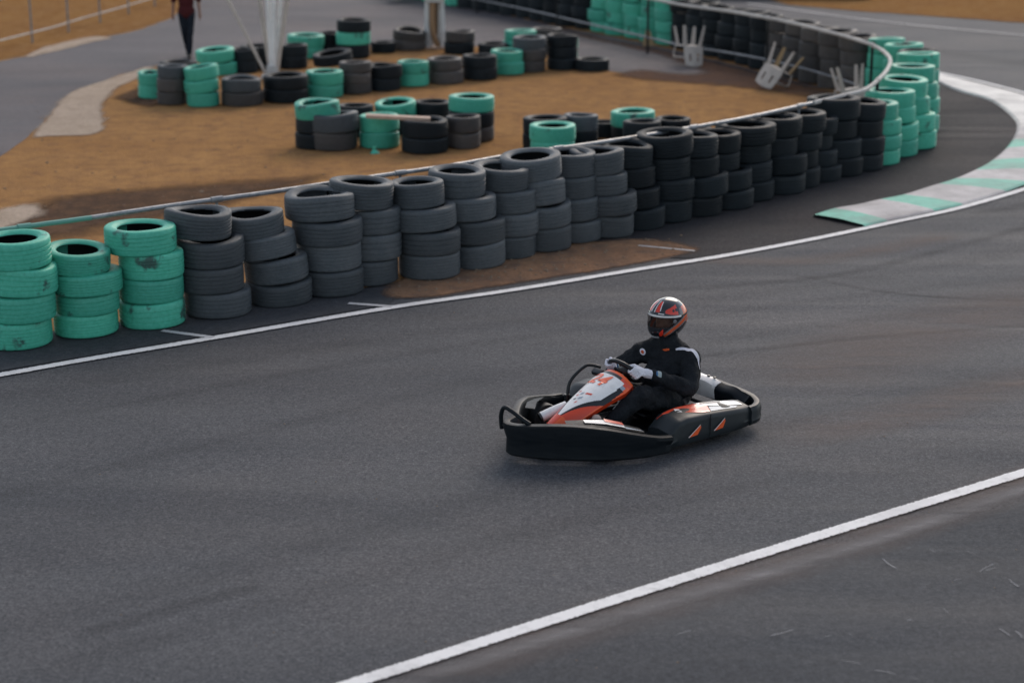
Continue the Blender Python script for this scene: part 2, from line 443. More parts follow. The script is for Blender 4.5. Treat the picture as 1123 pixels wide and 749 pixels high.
# track bottom right beyond the near line
fade_ap = sheet('pit_apron', GP([(330, 800), (375, 778), (1160, 540), (2400, 160), (2400, 900), (1500, 1900), (300, 1100)]), .012, M['apron'], jit=.012)
strip('apron_seam', GP([(300, 796), (700, 672), (948, 598), (1200, 512), (1500, 412)]), .20, .0145, M['seam'])
strip('apron_seam_dust', GP([(300, 796), (700, 668), (948, 592), (1200, 505), (1500, 402)]), .55, .0135, M['dusty'])
# tyre apron inside the line and inside the bend
sheet('tyre_apron', GP([(-160, 436), (0, 408), (230, 369), (425, 335), (440, 322), (400, 318), (200, 345), (0, 372), (-160, 392)]), .012, M['apron'])
cin = [(891, 239), (913, 232), (937, 228), (963, 222), (988, 217), (1020, 207), (1040, 201), (1060, 193), (1086, 179), (1106, 161),
       (1115, 143), (1110, 130), (1086, 112), (1050, 101), (1025, 90), (985, 79), (940, 68)]
sheet('corner_apron', GP([(735, 284), (770, 284.5), (850, 270), (905, 259.5), (958, 249)] + [(x + 6, y + 1) for x, y in cin] +
      [(900, 62), (905, 88), (955, 106), (988, 120), (1000, 150), (985, 165), (945, 178), (890, 192), (820, 212), (750, 233), (670, 255), (640, 266), (700, 268), (755, 272)]), .0125, M['corner'])
# painted lines
far_line = [(-160, 441), (0, 413), (100, 395), (230, 373), (435, 338), (560, 320), (700, 297), (800, 281), (900, 262), (980, 245), (1050, 230),
            (1123, 209), (1160, 197), (1192, 178), (1206, 158), (1200, 138), (1175, 118), (1123, 103), (1068, 89), (1020, 79), (960, 66), (880, 46), (780, 22), (640, -8)]
strip('edge_line', GP(far_line), .125, .0165, M['line'], 6)
strip('edge_line', GP([(220, 805), (395, 749), (800, 620), (1123, 520), (1500, 404)]), .13, .0165, M['line'], 14)
strip('edge_line', GP([(178, 364.5), (234, 372)]), .085, .018, M['line2'], 0)
strip('edge_line', GP([(382, 334.5), (430, 338)]), .085, .018, M['line2'], 0)
strip('edge_line', GP([(700, 271), (762, 277)]), .06, .018, M['line2'], 0)
strip('edge_line', GP([(820, 5), (960, 24), (1123, 40), (1300, 55), (1500, 66)]), .13, .018, M['line2'])
# kerb
cout = [(950, 251), (975, 245), (1000, 240), (1027, 234), (1058, 227), (1098, 215), (1125, 205), (1153, 193), (1183, 175), (1196, 157),
        (1190, 139), (1168, 121), (1118, 104.5), (1066, 91.5), (1024, 81.5), (984, 73), (940, 63)]
ci = smooth_path([(*p, 0) for p in GP(cin[:-2])], 4); co = smooth_path([(*p, 0) for p in GP(cout[:-2])], 4)
bm = bmesh.new(); nseg = len(ci)
def kz(t): return .020
for i in range(nseg - 1):
    rows = []
    for k in (i, i + 1):
        a, b = ci[k], co[k]
        pr = [(0, .016), (.04, .045), (.5, .055), (.93, .040), (.97, .022)]
        rows.append([bm.verts.new((a.x + (b.x - a.x) * u, a.y + (b.y - a.y) * u, z)) for u, z in pr])
    
    mi = 0 if (i < 4 or 12 <= i < 16 or 21 <= i < 25 or 29 <= i < 32 or 35 <= i < 37) else 1
    if i >= 40: mi = 2
    for q in range(4):
        f = bm.faces.new((rows[0][q], rows[1][q], rows[1][q + 1], rows[0][q + 1])); f.material_index = mi
o = obj('kerb', bm, [M['kerb_green'], M['kerb_white'], M['kerb_pale']], smooth=False); tag(o, kind='structure')
# infield lane
lane = [(-160, 235), (-60, 205), (0, 172), (33, 150), (60, 122), (80, 102), (132, 83), (172, 72), (250, 64), (330, 56), (430, 50), (530, 52), (605, 60), (660, 78),
        (725, 87), (800, 92), (868, 96), (905, 98), (832, 79), (768, 63), (700, 47), (622, 32), (540, 14), (480, 2), (440, -10), (330, -45), (230, -14), (190, 20), (153, 34), (104, 44), (28, 63), (0, 68), (-80, 88), (-160, 110)]
sheet('infield_lane', GP(lane), .012, M['lane'], jit=.03)
fade_sheet('lane_fringe', GP([(560, 14), (650, 38), (768, 62), (832, 78), (905, 97), (940, 108), (900, 112), (820, 100), (720, 92), (660, 84), (700, 76), (760, 80), (700, 58), (622, 40)]), .014, M['rut'], .5)
fade_sheet('concrete_patch', GP([(33, 151), (60, 151), (113, 146), (115, 118), (126, 102), (150, 88), (174, 73), (160, 74), (132, 83), (104, 92), (73, 104), (50, 130)]), .0145, M['pale'], .3)
fade_sheet('concrete_strip', GP([(26, 65), (60, 58), (104, 47), (122, 43), (104, 41), (70, 47), (40, 56)]), .0145, M['pale'], .2)
fade_sheet('damp_earth', GP([(-80, 262), (-20, 236), (50, 214), (120, 205), (200, 200), (300, 193), (380, 186), (360, 206), (300, 220), (220, 240), (100, 262), (0, 275)]), .009, M['wet'], .8)
fade_sheet('damp_earth', GP([(420, 196), (560, 175), (640, 158), (760, 140), (860, 120), (930, 118), (880, 150), (760, 190), (600, 222), (450, 255), (300, 285), (250, 270), (330, 240)]), .009, M['rut'], .9)
fade_sheet('chalk_stain', GP([(-30, 240), (10, 228), (40, 224), (55, 232), (30, 246), (-20, 262)]), .012, M['pale'], .6)
fade_sheet('damp_earth', GP([(120, 108), (160, 92), (182, 86), (185, 112), (160, 120), (128, 112)]), .014, M['wet'], .25)
# far dirt on the right
sheet('dirt_verge', GP([(862, 6), (940, 13), (1040, 20), (1123, 26), (1300, 38), (1600, 50), (1600, -40), (862, -60), (700, -40)]), .014, M['verge'], jit=.05)
sheet('dirt_verge', GP([(-160, 105), (-80, 86), (0, 66), (28, 61), (104, 42), (153, 32), (187, 20), (214, -4), (240, -50), (-300, -50)]), .018, M['verge'], jit=.03)
# skid marks and dust on the track
for pts, w, k in [
    ([(1200, 330), (1000, 345), (800, 372), (560, 410), (300, 470), (0, 545), (-200, 600)], .30, 'skid2'),
    ([(1200, 300), (1000, 318), (780, 345), (520, 378), (240, 425), (-100, 490)], .24, 'skid2'),
    ([(1200, 262), (1040, 290), (860, 318), (640, 345), (400, 375), (100, 420), (-100, 452)], .45, 'skid2'),
    ([(1200, 400), (1000, 430), (760, 490), (480, 560), (200, 640), (-100, 720)], .5, 'skid2'),
    ([(900, 520), (640, 570), (380, 640), (120, 716), (-40, 764)], .35, 'skid2'),
    ([(1200, 352), (960, 370), (830, 384), (700, 400)], .14, 'skid'),
    ([(1160, 240), (1060, 268), (930, 300), (800, 314), (650, 320)], .22, 'skid'),
    ([(860, 300), (980, 322), (1123, 330), (1300, 330)], .12, 'skid'),
    ([(1300, 90), (1150, 75), (1000, 52), (860, 24)], 1.0, 'skid2'),
    ([(300, 640), (200, 665), (80, 700)], .2, 'skid'),
    ([(1060, 235), (1123, 226), (1220, 200)], .3, 'skid')]:
    strip('skid_mark', GP(pts), w, .0062, M[k])
for pts, w in [([(1300, 300), (1123, 335), (980, 375), (830, 425)], 1.5), ([(1300, 380), (1123, 420), (950, 465), (820, 480)], .7), 
               ([(740, 285), (900, 285), (1060, 255)], .5)]:
    strip('track_dust', GP(pts), w, .0072, M['dusty'])
bm = bmesh.new()
for a, b, w in [((967, 615), (984, 627), .018), ((1059, 607), (1073, 614), .012), ((1073, 631), (1091, 621), .02), ((1080, 629), (1092, 625), .02), ((1106, 638), (1118, 647), .02),
             ((843, 701), (872, 693), .018), ((993, 684), (999, 682), .02), ((921, 727), (944, 732), .016), ((957, 738), (983, 743), .018), ((1095, 692), (1108, 701), .018),
             ((903, 701), (911, 700), .012), ((998, 747), (1007, 748), .02), ((930, 698), (934, 699), .02), ((1045, 640), (1055, 638), .01), ((740, 700), (760, 694), .01),
             ((1020, 605), (1026, 609), .012), ((1113, 695), (1121, 703), .02), ((880, 730), (891, 729), .01), ((560, 575), (566, 577), .01), ((1034, 670), (1040, 676), .01)]:
    A, B = Vector(G(*a)), Vector(G(*b)); mid = A.lerp(B, .5) + Vector((random.uniform(-.01, .01), random.uniform(-.01, .01)))
    strip_bm(bm, [A, mid, B], w, .022)
me = bpy.data.meshes.new('scuff_marks'); bm.to_mesh(me); bm.free(); me.materials.append(M['scuff'])
o = bpy.data.objects.new('scuff_marks', me); COL.objects.link(o); tag(o, kind='structure')
# pebbles and clods
bm = bmesh.new()
def pebble(x, y, r, z0=.012):
    rr = bmesh.ops.create_icosphere(bm, subdivisions=1, radius=r)
    q = Euler((random.random() * 6, random.random() * 6, 0)).to_matrix()
    for v in rr['verts']:
        c = q @ v.co; v.co = Vector((x + c.x * 1.2, y + c.y, z0 + max(-.2 * r, c.z * .7)))
for _ in range(420):
    px = random.uniform(0, 900); py = random.uniform(95, 290)
    lim = 370 - px * .2
    if py > lim - 100: continue
    x, y = G(px, py); pebble(x, y, random.uniform(.006, .016) * (1.8 if random.random() < .05 else 1))
for _ in range(160):
    px = random.uniform(430, 750); py = random.uniform(0, 22) + 322 - (px - 430) * .155 - 16
    x, y = G(px, py); pebble(x, y, random.uniform(.005, .016), .018)
for _ in range(50):
    px = random.uniform(0, 1123); py = random.uniform(300, 749); x, y = G(px, py); pebble(x, y, random.uniform(.003, .007), .012)
o = obj('pebbles', bm, M['pebble'], smooth=False); tag(o, kind='stuff')

# ------------------------------------------------------------------ tyres
def tyre_mesh(name, m, grooves, warp_amp=0.0, side=0):
    Rr, W = .315, .2250; hw = W / 2
    pr = []
    zs = [-.092] + [g for c in grooves for g in (c - .007, c - .004, c + .004, c + .007)] + [.092]
    deep = [0] + [d for c in grooves for d in (0, 1, 1, 0)] + [0]
    for z, d in zip(zs, deep):
        crown = Rr - .35 * z * z
        pr.append((crown - .007 * d, z))
    pr += [(.3075, .1015), (.298, .1075), (.285, .1105), (.283, .1085), (.268, .1120), (.25, .1125), (.235, .1105), (.231, .1075), (.216, .102), (.204, .094), (.199, .084), (.2, .076), (.212, .074), (.245, .082), (.275, .08), (.292, .06), (.298, 0)]
    low = [(r, -z) for r, z in pr[len(zs):-1]][::-1]
    pr = pr + low
    bm = bmesh.new()
    def wp(v, a):
        s_ = 1 + .012 * math.cos(2 * a + side)
        v.z += warp_amp * math.cos(2 * a + side) * (v.to_2d().length / .3) * (1 if v.z > 0 else .35)
        v.x *= s_; v.y *= s_ ; return v
    lathe(bm, pr, 44, warp=wp)
    bmesh.ops.recalc_face_normals(bm, faces=bm.faces)
    for fc in bm.faces:
        c_ = fc.calc_center_median(); r_ = c_.to_2d().length
        if r_ < .1985 or (r_ < .296 and abs(c_.z) < .083): fc.material_index = 1
    me = bpy.data.meshes.new(name); bm.to_mesh(me); bm.free(); me.shade_smooth(); me.set_sharp_from_angle(angle=R(38))
    me.materials.append(m); me.materials.append(M['inner']); return me
GR = [(-.055, -.02, .02, .055), (-.06, -.03, 0, .03, .06), (-.045, 0, .045), (-.07, -.045, -.015, .015, .045, .07)]
TY = {}
for cn in ('green', 'black', 'slate', 'brown'):
    TY[cn] = [tyre_mesh('tyre', M[cn], g, wa, sd) for g, wa, sd in ((GR[0], .003, 0), (GR[1], .002, 1), (GR[2], .004, 2), (GR[3], .003, 3), (GR[0], .016, .6), (GR[1], .013, 2.4))]
CODE = {'g': 'green', 'k': 'black', 's': 'slate', 'b': 'brown'}
WORD = {'g': 'green', 'k': 'black', 's': 'grey', 'b': 'dusty'}
ntyre = [0]
def tyre(x, y, z, dia, wid, code, tilt=(0, 0), var=None, label='', group='', upright=None):
    me = TY[CODE[code]][var if var is not None else random.choice((0, 1, 2, 3, 0, 1, 2, 3, 4, 5))]
    o = bpy.data.objects.new('tyre', me); COL.objects.link(o)
    o.location = (x, y, z); o.scale = (dia / .63, dia / .63, wid / .225)
    e = Euler((tilt[0], tilt[1], random.random() * 6.28), 'XYZ')
    q = Euler((tilt[0], tilt[1], 0)).to_matrix() @ Euler((0, 0, random.random() * 6.28)).to_matrix()
    o.rotation_euler = q.to_euler()
    tag(o, label, 'tyre', group); ntyre[0] += 1
    return o
ORD = ['first', 'second', 'third', 'fourth', 'fifth', 'sixth', 'seventh', 'eighth', 'ninth', 'tenth', 'eleventh', 'twelfth', 'thirteenth', 'fourteenth', 'fifteenth',
       'sixteenth', 'seventeenth', 'eighteenth', 'nineteenth', 'twentieth', 'twenty-first', 'twenty-second', 'twenty-third', 'twenty-fourth', 'twenty-fifth', 'twenty-sixth', 'twenty-seventh', 'twenty-eighth',
       'twenty-ninth', 'thirtieth', 'thirty-first', 'thirty-second', 'thirty-third', 'thirty-fourth', 'thirty-fifth', 'thirty-sixth', 'thirty-seventh', 'thirty-eighth', 'thirty-ninth', 'fortieth'] + ['far %d' % k for k in range(41, 60)]
def lvl(i, n):
    if n == 1: return 'alone'
    if i == 0: return 'at the bottom'
    if i == n - 1: return 'on top'
    return {1: 'second from bottom', 2: 'third from bottom', 3: 'fourth from bottom'}[i]
placed = []; sid = [0]
def stack(levels, ybot, ytop, where, group, zbase=.012):
    """levels: (centre px, width px, colour, (tilt x, tilt y)) from the bottom up; rows ybot, ytop: front rims"""
    sid[0] += 1; n = len(levels); cx0, w0 = levels[0][0], levels[0][1]
    x, yf = G(cx0, ybot); s = SC(ybot)
    d0 = min(.74, max(.5, w0 / s * 1.02)); Y = yf + d0 / 2 - .02
    hgt = (ybot - ytop) / (s * .975) if ytop else n * .215
    ws = [hgt / n * random.uniform(.94, 1.06) for _ in range(n)]; k = hgt / sum(ws); ws = [w * k for w in ws]
    for _ in range(12):
        zz = zbase; bad = 0
        for i, L in enumerate(levels):
            zc = zz + ws[i] / 2; xx = X_at(L[0], Y, zc); dd = min(.76, max(.48, L[1] / s)); zz += ws[i]
            if any(abs(zc - q[2]) < .15 and math.hypot(xx - q[0], Y - q[1]) < (dd + q[3]) * .475 for q in placed): bad += 1
        if bad < 2: break
        Y += .02
    z = zbase
    for i, L in enumerate(levels):
        c_, w, code = L[:3]; tl_ = L[3] if len(L) > 3 else (random.uniform(-.015, .015), random.uniform(-.015, .015))
        dia = min(.76, max(.48, w / s * 1.0)); yy = Y + random.uniform(-.02, .02) * (i > 0)
        zc = z + ws[i] / 2
        xx = X_at(c_, yy, zc)
        placed.append((xx, yy, zc, dia, sid[0]))
        tyre(xx, yy, zc + (abs(tl_[0]) + abs(tl_[1])) * dia * .22, dia, ws[i] * 1.01, code, tl_, None,
             (WORD[code] + ' tyre ' + lvl(i, n) + ' of ' + where) if n > 1 else WORD[code] + ' tyre lying alone ' + where, group)
        z += ws[i]
FG = 'tyres of the front barrier'
T0 = None
front = [
 ([(20, 74, 'g'), (24, 75, 'g'), (25, 76, 'g'), (17, 76, 'g', (.03, 0))], 387, 269),
 ([(94.5, 71, 'g'), (96, 70, 'g'), (95, 78, 'g'), (85, 72, 'g', (.06, .07))], 376, 284),
 ([(167, 73, 'g'), (166, 72, 'g'), (166, 72, 'g'), (154, 78, 'g', (.0, .0))], 364, 256),
 ([(239, 74, 's'), (231, 73, 's'), (230, 76, 's'), (217, 74, 's', (-.04, .06))], 354.5, 243),
 ([(306, 74, 's'), (303, 72, 's', (.05, -.06)), (289, 74, 's', (0, -.12)), (275, 73, 's', (.02, -.03))], 345.5, 247),
 ([(363, 74, 's'), (361, 73, 's'), (359, 78, 's'), (350.5, 79, 's')], 335, 226),
 ([(403, 70, 's'), (406, 72, 's'), (405, 72, 's'), (396, 72, 's', (-.02, .07))], 323, 213),
 ([(471, 70, 's'), (470, 72, 's'), (464, 74, 's', (0, -.06)), (457, 62, 's', (0, -.05))], 313.5, 211),
 ([(521, 68, 's'), (519, 72, 's'), (510, 70, 's'), (501, 65, 's', (.03, .03))], 304, 200),
 ([(557, 64, 's'), (560, 64, 's'), (557, 64, 's'), (549, 65, 's', (.04, .06))], 292.5, 196),
 ([(595, 65, 's'), (594, 66, 's', (0, -.03)), (588, 66, 's', (0, -.05)), (582, 68, 's', (.08, -.07))], 285, 184),
 ([(629, 64, 's'), (625, 64, 's'), (624, 62, 's'), (623, 62, 's', (.02, 0))], 274.5, 179),
 ([(665, 62, 's'), (666, 66, 's', (0, -.04)), (658, 62, 's'), (654, 61, 's', (.02, .0))], 269, 176),
 ([(700, 60, 'k'), (694, 60, 'k'), (689, 60, 'k'), (686, 62, 'k', (.02, .02))], 260, 170),
 ([(730, 60, 'k'), (732, 61, 'k'), (728, 60, 'k'), (729, 63, 'k', (.05, -.06))], 252, 158),
 ([(763, 59, 'k'), (769, 60, 'k', (0, -.03)), (760, 59, 'k'), (759, 58, 'k', (0, .03))], 245, 158),
 ([(798, 58, 'k'), (796, 58, 'k', (0, -.04)), (784, 55, 'k'), (785, 55, 'k')], 237, 156),
 ([(821, 57, 'k'), (819, 56, 'k'), (818, 56, 'k'), (817.5, 67, 'k')], 228, 146),
 ([(855, 58, 'k'), (856, 60, 'k', (0, -.05)), (847, 56, 'k'), (851, 58, 'k')], 220, 138),
 ([(873, 53, 'k'), (872, 52, 'k'), (875, 54, 'k'), (877, 58, 'k')], 213, 133),
 ([(896, 54, 'k'), (893, 52, 'k'), (888, 50, 'k'), (894, 50, 'k', (.05, .05))], 206, 137),
 ([(918, 58, 'k'), (916, 58, 'k'), (912, 57, 'k'), (914, 60, 'k')], 200, 117),
 ([(942, 54, 'k'), (943, 55, 'k'), (942, 54, 'k'), (944, 56, 'k', (.02, .05))], 194, 121),
 ([(961, 52, 'g'), (962, 54, 'g'), (962, 54, 'g'), (958, 54, 'g')], 187, 121),
 ([(980, 53, 'g'), (980, 54, 'g'), (978, 52, 'g'), (976, 54, 'g')], 174, 105),
 ([(1000, 53, 'g'), (999, 54, 'g'), (994, 52, 'g'), (990, 54, 'g', (.04, .03))], 166, 93),
 ([(1006, 48, 'g'), (1006, 48, 'g'), (1003, 50, 'g'), (1000, 50, 'g')], 148, 78),
]
nd = 0
for i, (lv, yb, yt) in enumerate(front):
    gr = lv[0][2] == 'g'
    if i < 3: w_ = ['the leftmost green stack, front barrier', 'the middle green stack at the left end', 'the green stack beside the first grey stack'][i]
    elif gr:
        w_ = ['the first', 'the second', 'the third', 'the fourth'][i - 23] + ' green stack after the black ones'
    else:
        nd += 1
        w_ = 'the %s dark stack from left, front row' % ORD[nd - 1]
    stack(lv, yb, yt, w_, FG)
# second, far leg of the barrier behind the fence
mid_ = [(1005, 128), (997, 117), (975, 109), (942, 103), (905, 94), (870, 84), (832, 73), (800, 65), (768, 57), (710, 44), (640, 31), (560, 16), (500, 6), (436, -6)]
path = dense(GP(mid_), .02, 0, False)
pos = []; last = None
for p in path:
    if last is None or (p - last).length >= .62: pos.append(p); last = p
BG = 'tyres of the far barrier'
def px_of(x, y, z=0.):
    z -= H; zc = CT * y - ST * z; return CX + F * x / zc, CY - F * (ST * y + CT * z) / zc
NB = len(pos); far_bm = bmesh.new(); FIRST_STUFF = 23
for i, p in enumerate(pos):
    px, py = px_of(p.x, p.y)
    if px > 958: code = 'g'
    elif 652 < px < 745 or 435 < px < 512: code = 'g'
    elif 855 < px < 958: code = 'b'
    else: code = 'k'
    n = 4
    z = .012
    for k in range(n):
        wd = .235 + random.uniform(-.008, .008)
        jx, jy = random.uniform(-.035, .035), random.uniform(-.035, .035)
        tl_ = (random.uniform(-.02, .02), random.uniform(-.02, .02)) if k < 3 else (random.uniform(-.07, .07), random.uniform(-.07, .07))
        cc = code
        if k == 3 and code == 'g' and px > 958 and i % 3 == 1: cc = 'k'
        if i >= FIRST_STUFF:
            nf = len(far_bm.faces); far_bm.from_mesh(TY[CODE[cc]][k]); far_bm.verts.ensure_lookup_table(); far_bm.faces.ensure_lookup_table()
            Mx = Matrix.Translation((p.x + jx, p.y + jy, z + wd / 2)) @ Euler((*tl_, random.random() * 6)).to_matrix().to_4x4()
            for f in far_bm.faces[nf:]: f.material_index = {'g': 0, 'k': 1, 'b': 2}[cc]; f.smooth = True
            for v in {v for f in far_bm.faces[nf:] for v in f.verts}: v.co = Mx @ v.co
            z += wd; continue
        tyre(p.x + jx, p.y + jy, z + wd / 2, random.uniform(.58, .66), wd, cc, tl_, None,
             WORD[cc] + ' tyre ' + lvl(k, n) + ' of the ' + ORD[i] + ' far stack from the bend', BG)
        z += wd
o = obj('tyre_wall', far_bm, [M['green'], M['black'], M['brown']]); tag(o, kind='stuff')
# islands of low stacks on the infield
IG = 'tyres ringing the posts on the infield'
LS = lambda s_: s_
isl = [  # centre, width, front base row, colours, place
 (168, 22, 110, 'gg', 'the half hidden stack, left end of post ring'),
 (190, 34, 117, 'bbs', 'the grey stack at the left end of post ring'),
 (222, 37, 119, 'ggg', 'the green stack second from left, post ring front'),
 (265, 45, 118.5, 'bs', 'the wide grey stack, front left of pole foot'),
 (314, 49, 115, 'kk', 'the black stack before the white pole foot'),
 (355, 42, 109.5, 'gg', 'the green stack right of white pole foot'),
 (390, 35, 105, 'bbb', 'the dusty stack right of front green stack'),
 (421, 38, 101.5, 'kk', 'the black stack left of post ring centre green'),
 (452, 36, 97, 'gg', 'the green stack in front of broad white post'),
 (488, 40, 94, 'bb', 'the dusty stack right of broad white post'),
 (526, 38, 90, 'kk', 'the black stack between dusty and right green'),
 (556, 36, 84.5, 'gg', 'the right green stack on post ring front'),
 (581, 38, 82.5, 'bbs', 'the tall dusty stack near right end, post ring'),
 (616, 34, 78.5, 'kkk', 'the tall black stack, right end of post ring'),
 (650, 38, 80, 'k', 'at the right tip of the post ring'),
 (196, 42, 98, 'kk', 'the left stack in the post ring back row'),
 (240, 42, 84, 'gg', 'the left green stack in post ring back row'),
 (268, 24, 84, 'kk', 'the black stack beside back row left green'),
 (282, 38, 79, 'kk', 'the tall black stack left of leaning poles'),
 (322, 32, 77, 'kk', 'the tall black stack right of leaning poles'),
 (335, 42, 66, 'gg', 'the green stack in back row behind poles'),
 (361, 26, 64, 'kk', 'the small black stack behind the poles right'),
 (387, 38, 66, 'kgk', 'the mixed black and green back row stack'),
 (420, 24, 60, 'k', 'left of the broad white post'),
 (504, 34, 61, 'kb', 'the grey stack just behind broad white post'),
 (541, 34, 62, 'k', 'low between the two back row stacks right'),
 (570, 36, 60, 'gg', 'the green stack at back right of ring'),
 (598, 36, 59, 'kb', 'the grey stack at back right of ring'),
 (618, 32, 70, 'gg', 'the green stack behind the right end black'),
]
for c_, w, yb, cols, wh in isl:
    n = len(cols); s = SC(yb)
    hh = {1: .2, 2: .205, 3: .2}[n] * n
    lv = [(c_ + random.uniform(-1, 1), w * random.uniform(.97, 1.03), q, (random.uniform(-.03, .03), random.uniform(-.03, .03))) for q in cols]
    if cols == 'ggg' and c_ == 222: lv[2] = (221, 38, 'g', (.02, -.13)); lv[1] = (221, 38, 'g', (.02, -.06))
    if c_ == 240: lv[1] = (236, 43, 'g', (.05, -.06))
    if c_ == 387: hh = .70
    if c_ == 390: hh = .50
    stack(lv, yb, yb - hh * s * .975, wh, IG)
# a low tyre behind the post, one slanted on the pile
x, y = G(447, 57)
tyre(x, y + .30, .115, .66, .20, 'b', (0, 0), 0, 'dusty tyre at the bottom of the pair left of the broad white post', IG)
tyre(x + .02, y + .28, .30, .64, .19, 'b', (.12, .10), 4, 'tilted dusty tyre on top of the pair left of the broad white post', IG)
x, y = G(364, 80)
tyre(x, y + .2, .24, .70, .19, 'k', (.10, -.13), 1, 'black tyre lying slanted across others right of the leaning poles', IG)
PG = 'tyres of the small pile with a plank'
for c_, w, yb, cols, wh in [
 (348, 49, 166, 'gkkg'[1:], 'the left stack with a green top, plank pile'),
 (366, 54, 171, 'bs', 'the front left grey stack, plank pile'),
 (416, 45, 165, 'gg', 'the green stack right under the plank'),
 (466, 51, 171, 'kk', 'the front black stack at the plank end'),
 (508, 38, 165, 'bb', 'the narrow grey stack, plank pile right'),
 (517, 51, 158, 'bkg', 'the right stack with green top, plank pile'),
 (390, 40, 152, 'kk', 'the back left black stack, plank pile'),
 (434, 46, 150, 'kg', 'the back stack with green top, plank pile'),
 (474, 42, 150, 'kk', 'the back right black stack, plank pile')]:
    n = len(cols); s = SC(yb)
    lv = [(c_, w * random.uniform(.98, 1.02), q, (random.uniform(-.02, .02), random.uniform(-.02, .02))) for q in cols]
    if c_ == 348: lv[2] = (348, 50, 'g', (.03, -.07))
    if c_ == 434: lv[1] = (434, 46, 'g', (.10, -.08))
    hh = (.205 if n == 3 else .215) * n
    if c_ == 366: hh = .49
    stack(lv, yb, yb - hh * s * .975, wh, PG)
QG = 'tyres of the pile behind the front barrier'
for c_, w, yb, cols, wh in [
 (598, 49, 168, 'kk', 'the left black stack behind the front fence'),
 (637, 36, 164, 'ks', 'the grey stack behind the rail, right of green'),
 (606, 50, 177, 'gg', 'the low green stack behind the fence rail'),
 (694, 49, 160, 'kg', 'the green topped stack behind the fence rail'),
 (704, 42, 172, 'kk', 'the black stack crossed by the fence rail'),
 (738, 38, 168, 'kk', 'the dark stack right of rail green tyre'),
 (762, 30, 160, 'k', 'half hidden behind the rail, rightmost of the pile'),
 (662, 22, 154, 'k', 'between the green tyres behind the rail')]:
    n = len(cols); s = SC(yb)
    lv = [(c_, w * random.uniform(.98, 1.02), q, (random.uniform(-.03, .03), random.uniform(-.03, .03))) for q in cols]
    stack(lv, yb, yb - .215 * n * s * .975, wh, QG)
# far top right: another barrier, only its feet in the picture
bm = bmesh.new()
for k in range(26):
    x, y = G(690 + k * 10, -3.5 + k * .10)
    for q in range(3):
        lathe(bm, [(.2, -.09), (.30, -.1), (.32, -.06), (.32, .06), (.30, .1), (.2, .09)], 14, Matrix.Translation((x + random.uniform(-.04, .04), y, .12 + .21 * q)))
o = obj('distant_tyres', bm, M['black']); tag(o, kind='stuff')
print('TYRES', ntyre[0], 'back stacks', NB)

# ------------------------------------------------------------------ fences
def fence(name, label, pts, hts, low, post_every, rr, mats, group=None):
    pr_ = rr * (.62 if rr < .0245 else .8)
    """pts: ground points; hts: rail heights"""
    P = [Vector((x, y, 0)) for x, y in pts]
    root = empty(name, P[0]); tag(root, label, 'fence', group)
    sp = smooth_path([(p.x, p.y, h) for p, h in zip(P, hts)], 8)
    o0 = P[0]
    bm = bmesh.new(); tube(bm, [p - o0 + Vector((0, 0, random.uniform(-.001, .001))) for p in sp], rr, 8); top = obj('top_rail', bm, mats[0], root)
    bm = bmesh.new(); tube(bm, [Vector((p.x - o0.x, p.y - o0.y, low * p.z / 1.0)) for p in sp], rr * .62, 6); obj('low_rail', bm, mats[1], root)
    acc = post_every * .4; last = sp[0]; sockets = []
    for p in sp[1:]:
        seg = (Vector((p.x, p.y, 0)) - Vector((last.x, last.y, 0))).length
        acc += seg
        if acc >= post_every:
            acc = 0.0
            bm = bmesh.new(); b = Vector((p.x - o0.x, p.y - o0.y, 0)); tube(bm, [b + Vector((0, 0, -.1)), b + Vector((0, 0, p.z - rr))], pr_, 8); obj('post', bm, mats[2], root)
            sockets.append(p)
        last = p
    for k, p in enumerate(sockets):
        i = min(range(len(sp)), key=lambda q: (sp[q] - p).length); t = (sp[min(i + 1, len(sp) - 1)] - sp[i - 1]).normalized()
        bm = bmesh.new(); tube(bm, [p - o0 - t * .06, p - o0 + t * .06], rr * 1.3, 10); obj('coupler', bm, mats[0], top)
    return root
near_top = [(-120, 270), (0, 252.5), (100, 239), (200, 224), (300, 210.5), (400, 195.5), (500, 181), (572, 168.5), (656, 157), (760, 140), (828, 127.5), (892, 113)]
ph = .93
npts, nh = [], []
for i, (a, b) in enumerate(near_top):
    h = .92 + .05 * i / len(near_top); npts.append(G(a, b, h)); nh.append(h)
npts1, nh1 = npts[:4], nh[:4]
fence('metal_fence', 'low pipe fence behind the front tyre barrier, green painted at its left end', npts[:3], nh[:3], .3, 1.9, .024, (M['pipe_green'], M['pipe_green'], M['pipe_green']), 'pipe fence inside the tyre barrier')
apex = [(892, 113, .97), (928, 104.5, .98), (950, 98, .99), (964, 87, .99), (974, 75, 1.0), (975, 63, 1.0), (957, 50, 1.0), (915, 37, 1.0), (857, 23, 1.02), (800, 13, 1.04), (749, 6, 1.05), (719, 0, 1.05), (640, -15, 1.05), (560, -30, 1.05), (460, -46, 1.05)]
fence('metal_fence', 'grey pipe fence along the back of the dark front tyre stacks', npts[2:], nh[2:], .3, 2.0, .024, (M['pipe'], M['pipe'], M['pipe']), 'pipe fence inside the tyre barrier')
fence('metal_fence', 'pale pipe fence curving round the bend and back along far stacks', [G(a, b, h) for a, b, h in apex], [h for *_, h in apex], .30, 3.6, .029, (M['pipe_pale'], M['pipe'], M['frame']), 'pipe fence inside the tyre barrier')
lf = [(-70, 69), (-20, 62), (2, 57), (54, 43.5), (78, 36), (97, 30), (118, 24), (138, 18), (170, 8), (230, -10), (300, -30)]
fence('metal_fence', 'distant pipe fence on the dirt verge at the top left corner', GP(lf), [1.0] * len(lf), .22, 1.7, .025, (M['pipe_pale'], M['pipe_pale'], M['pipe']))

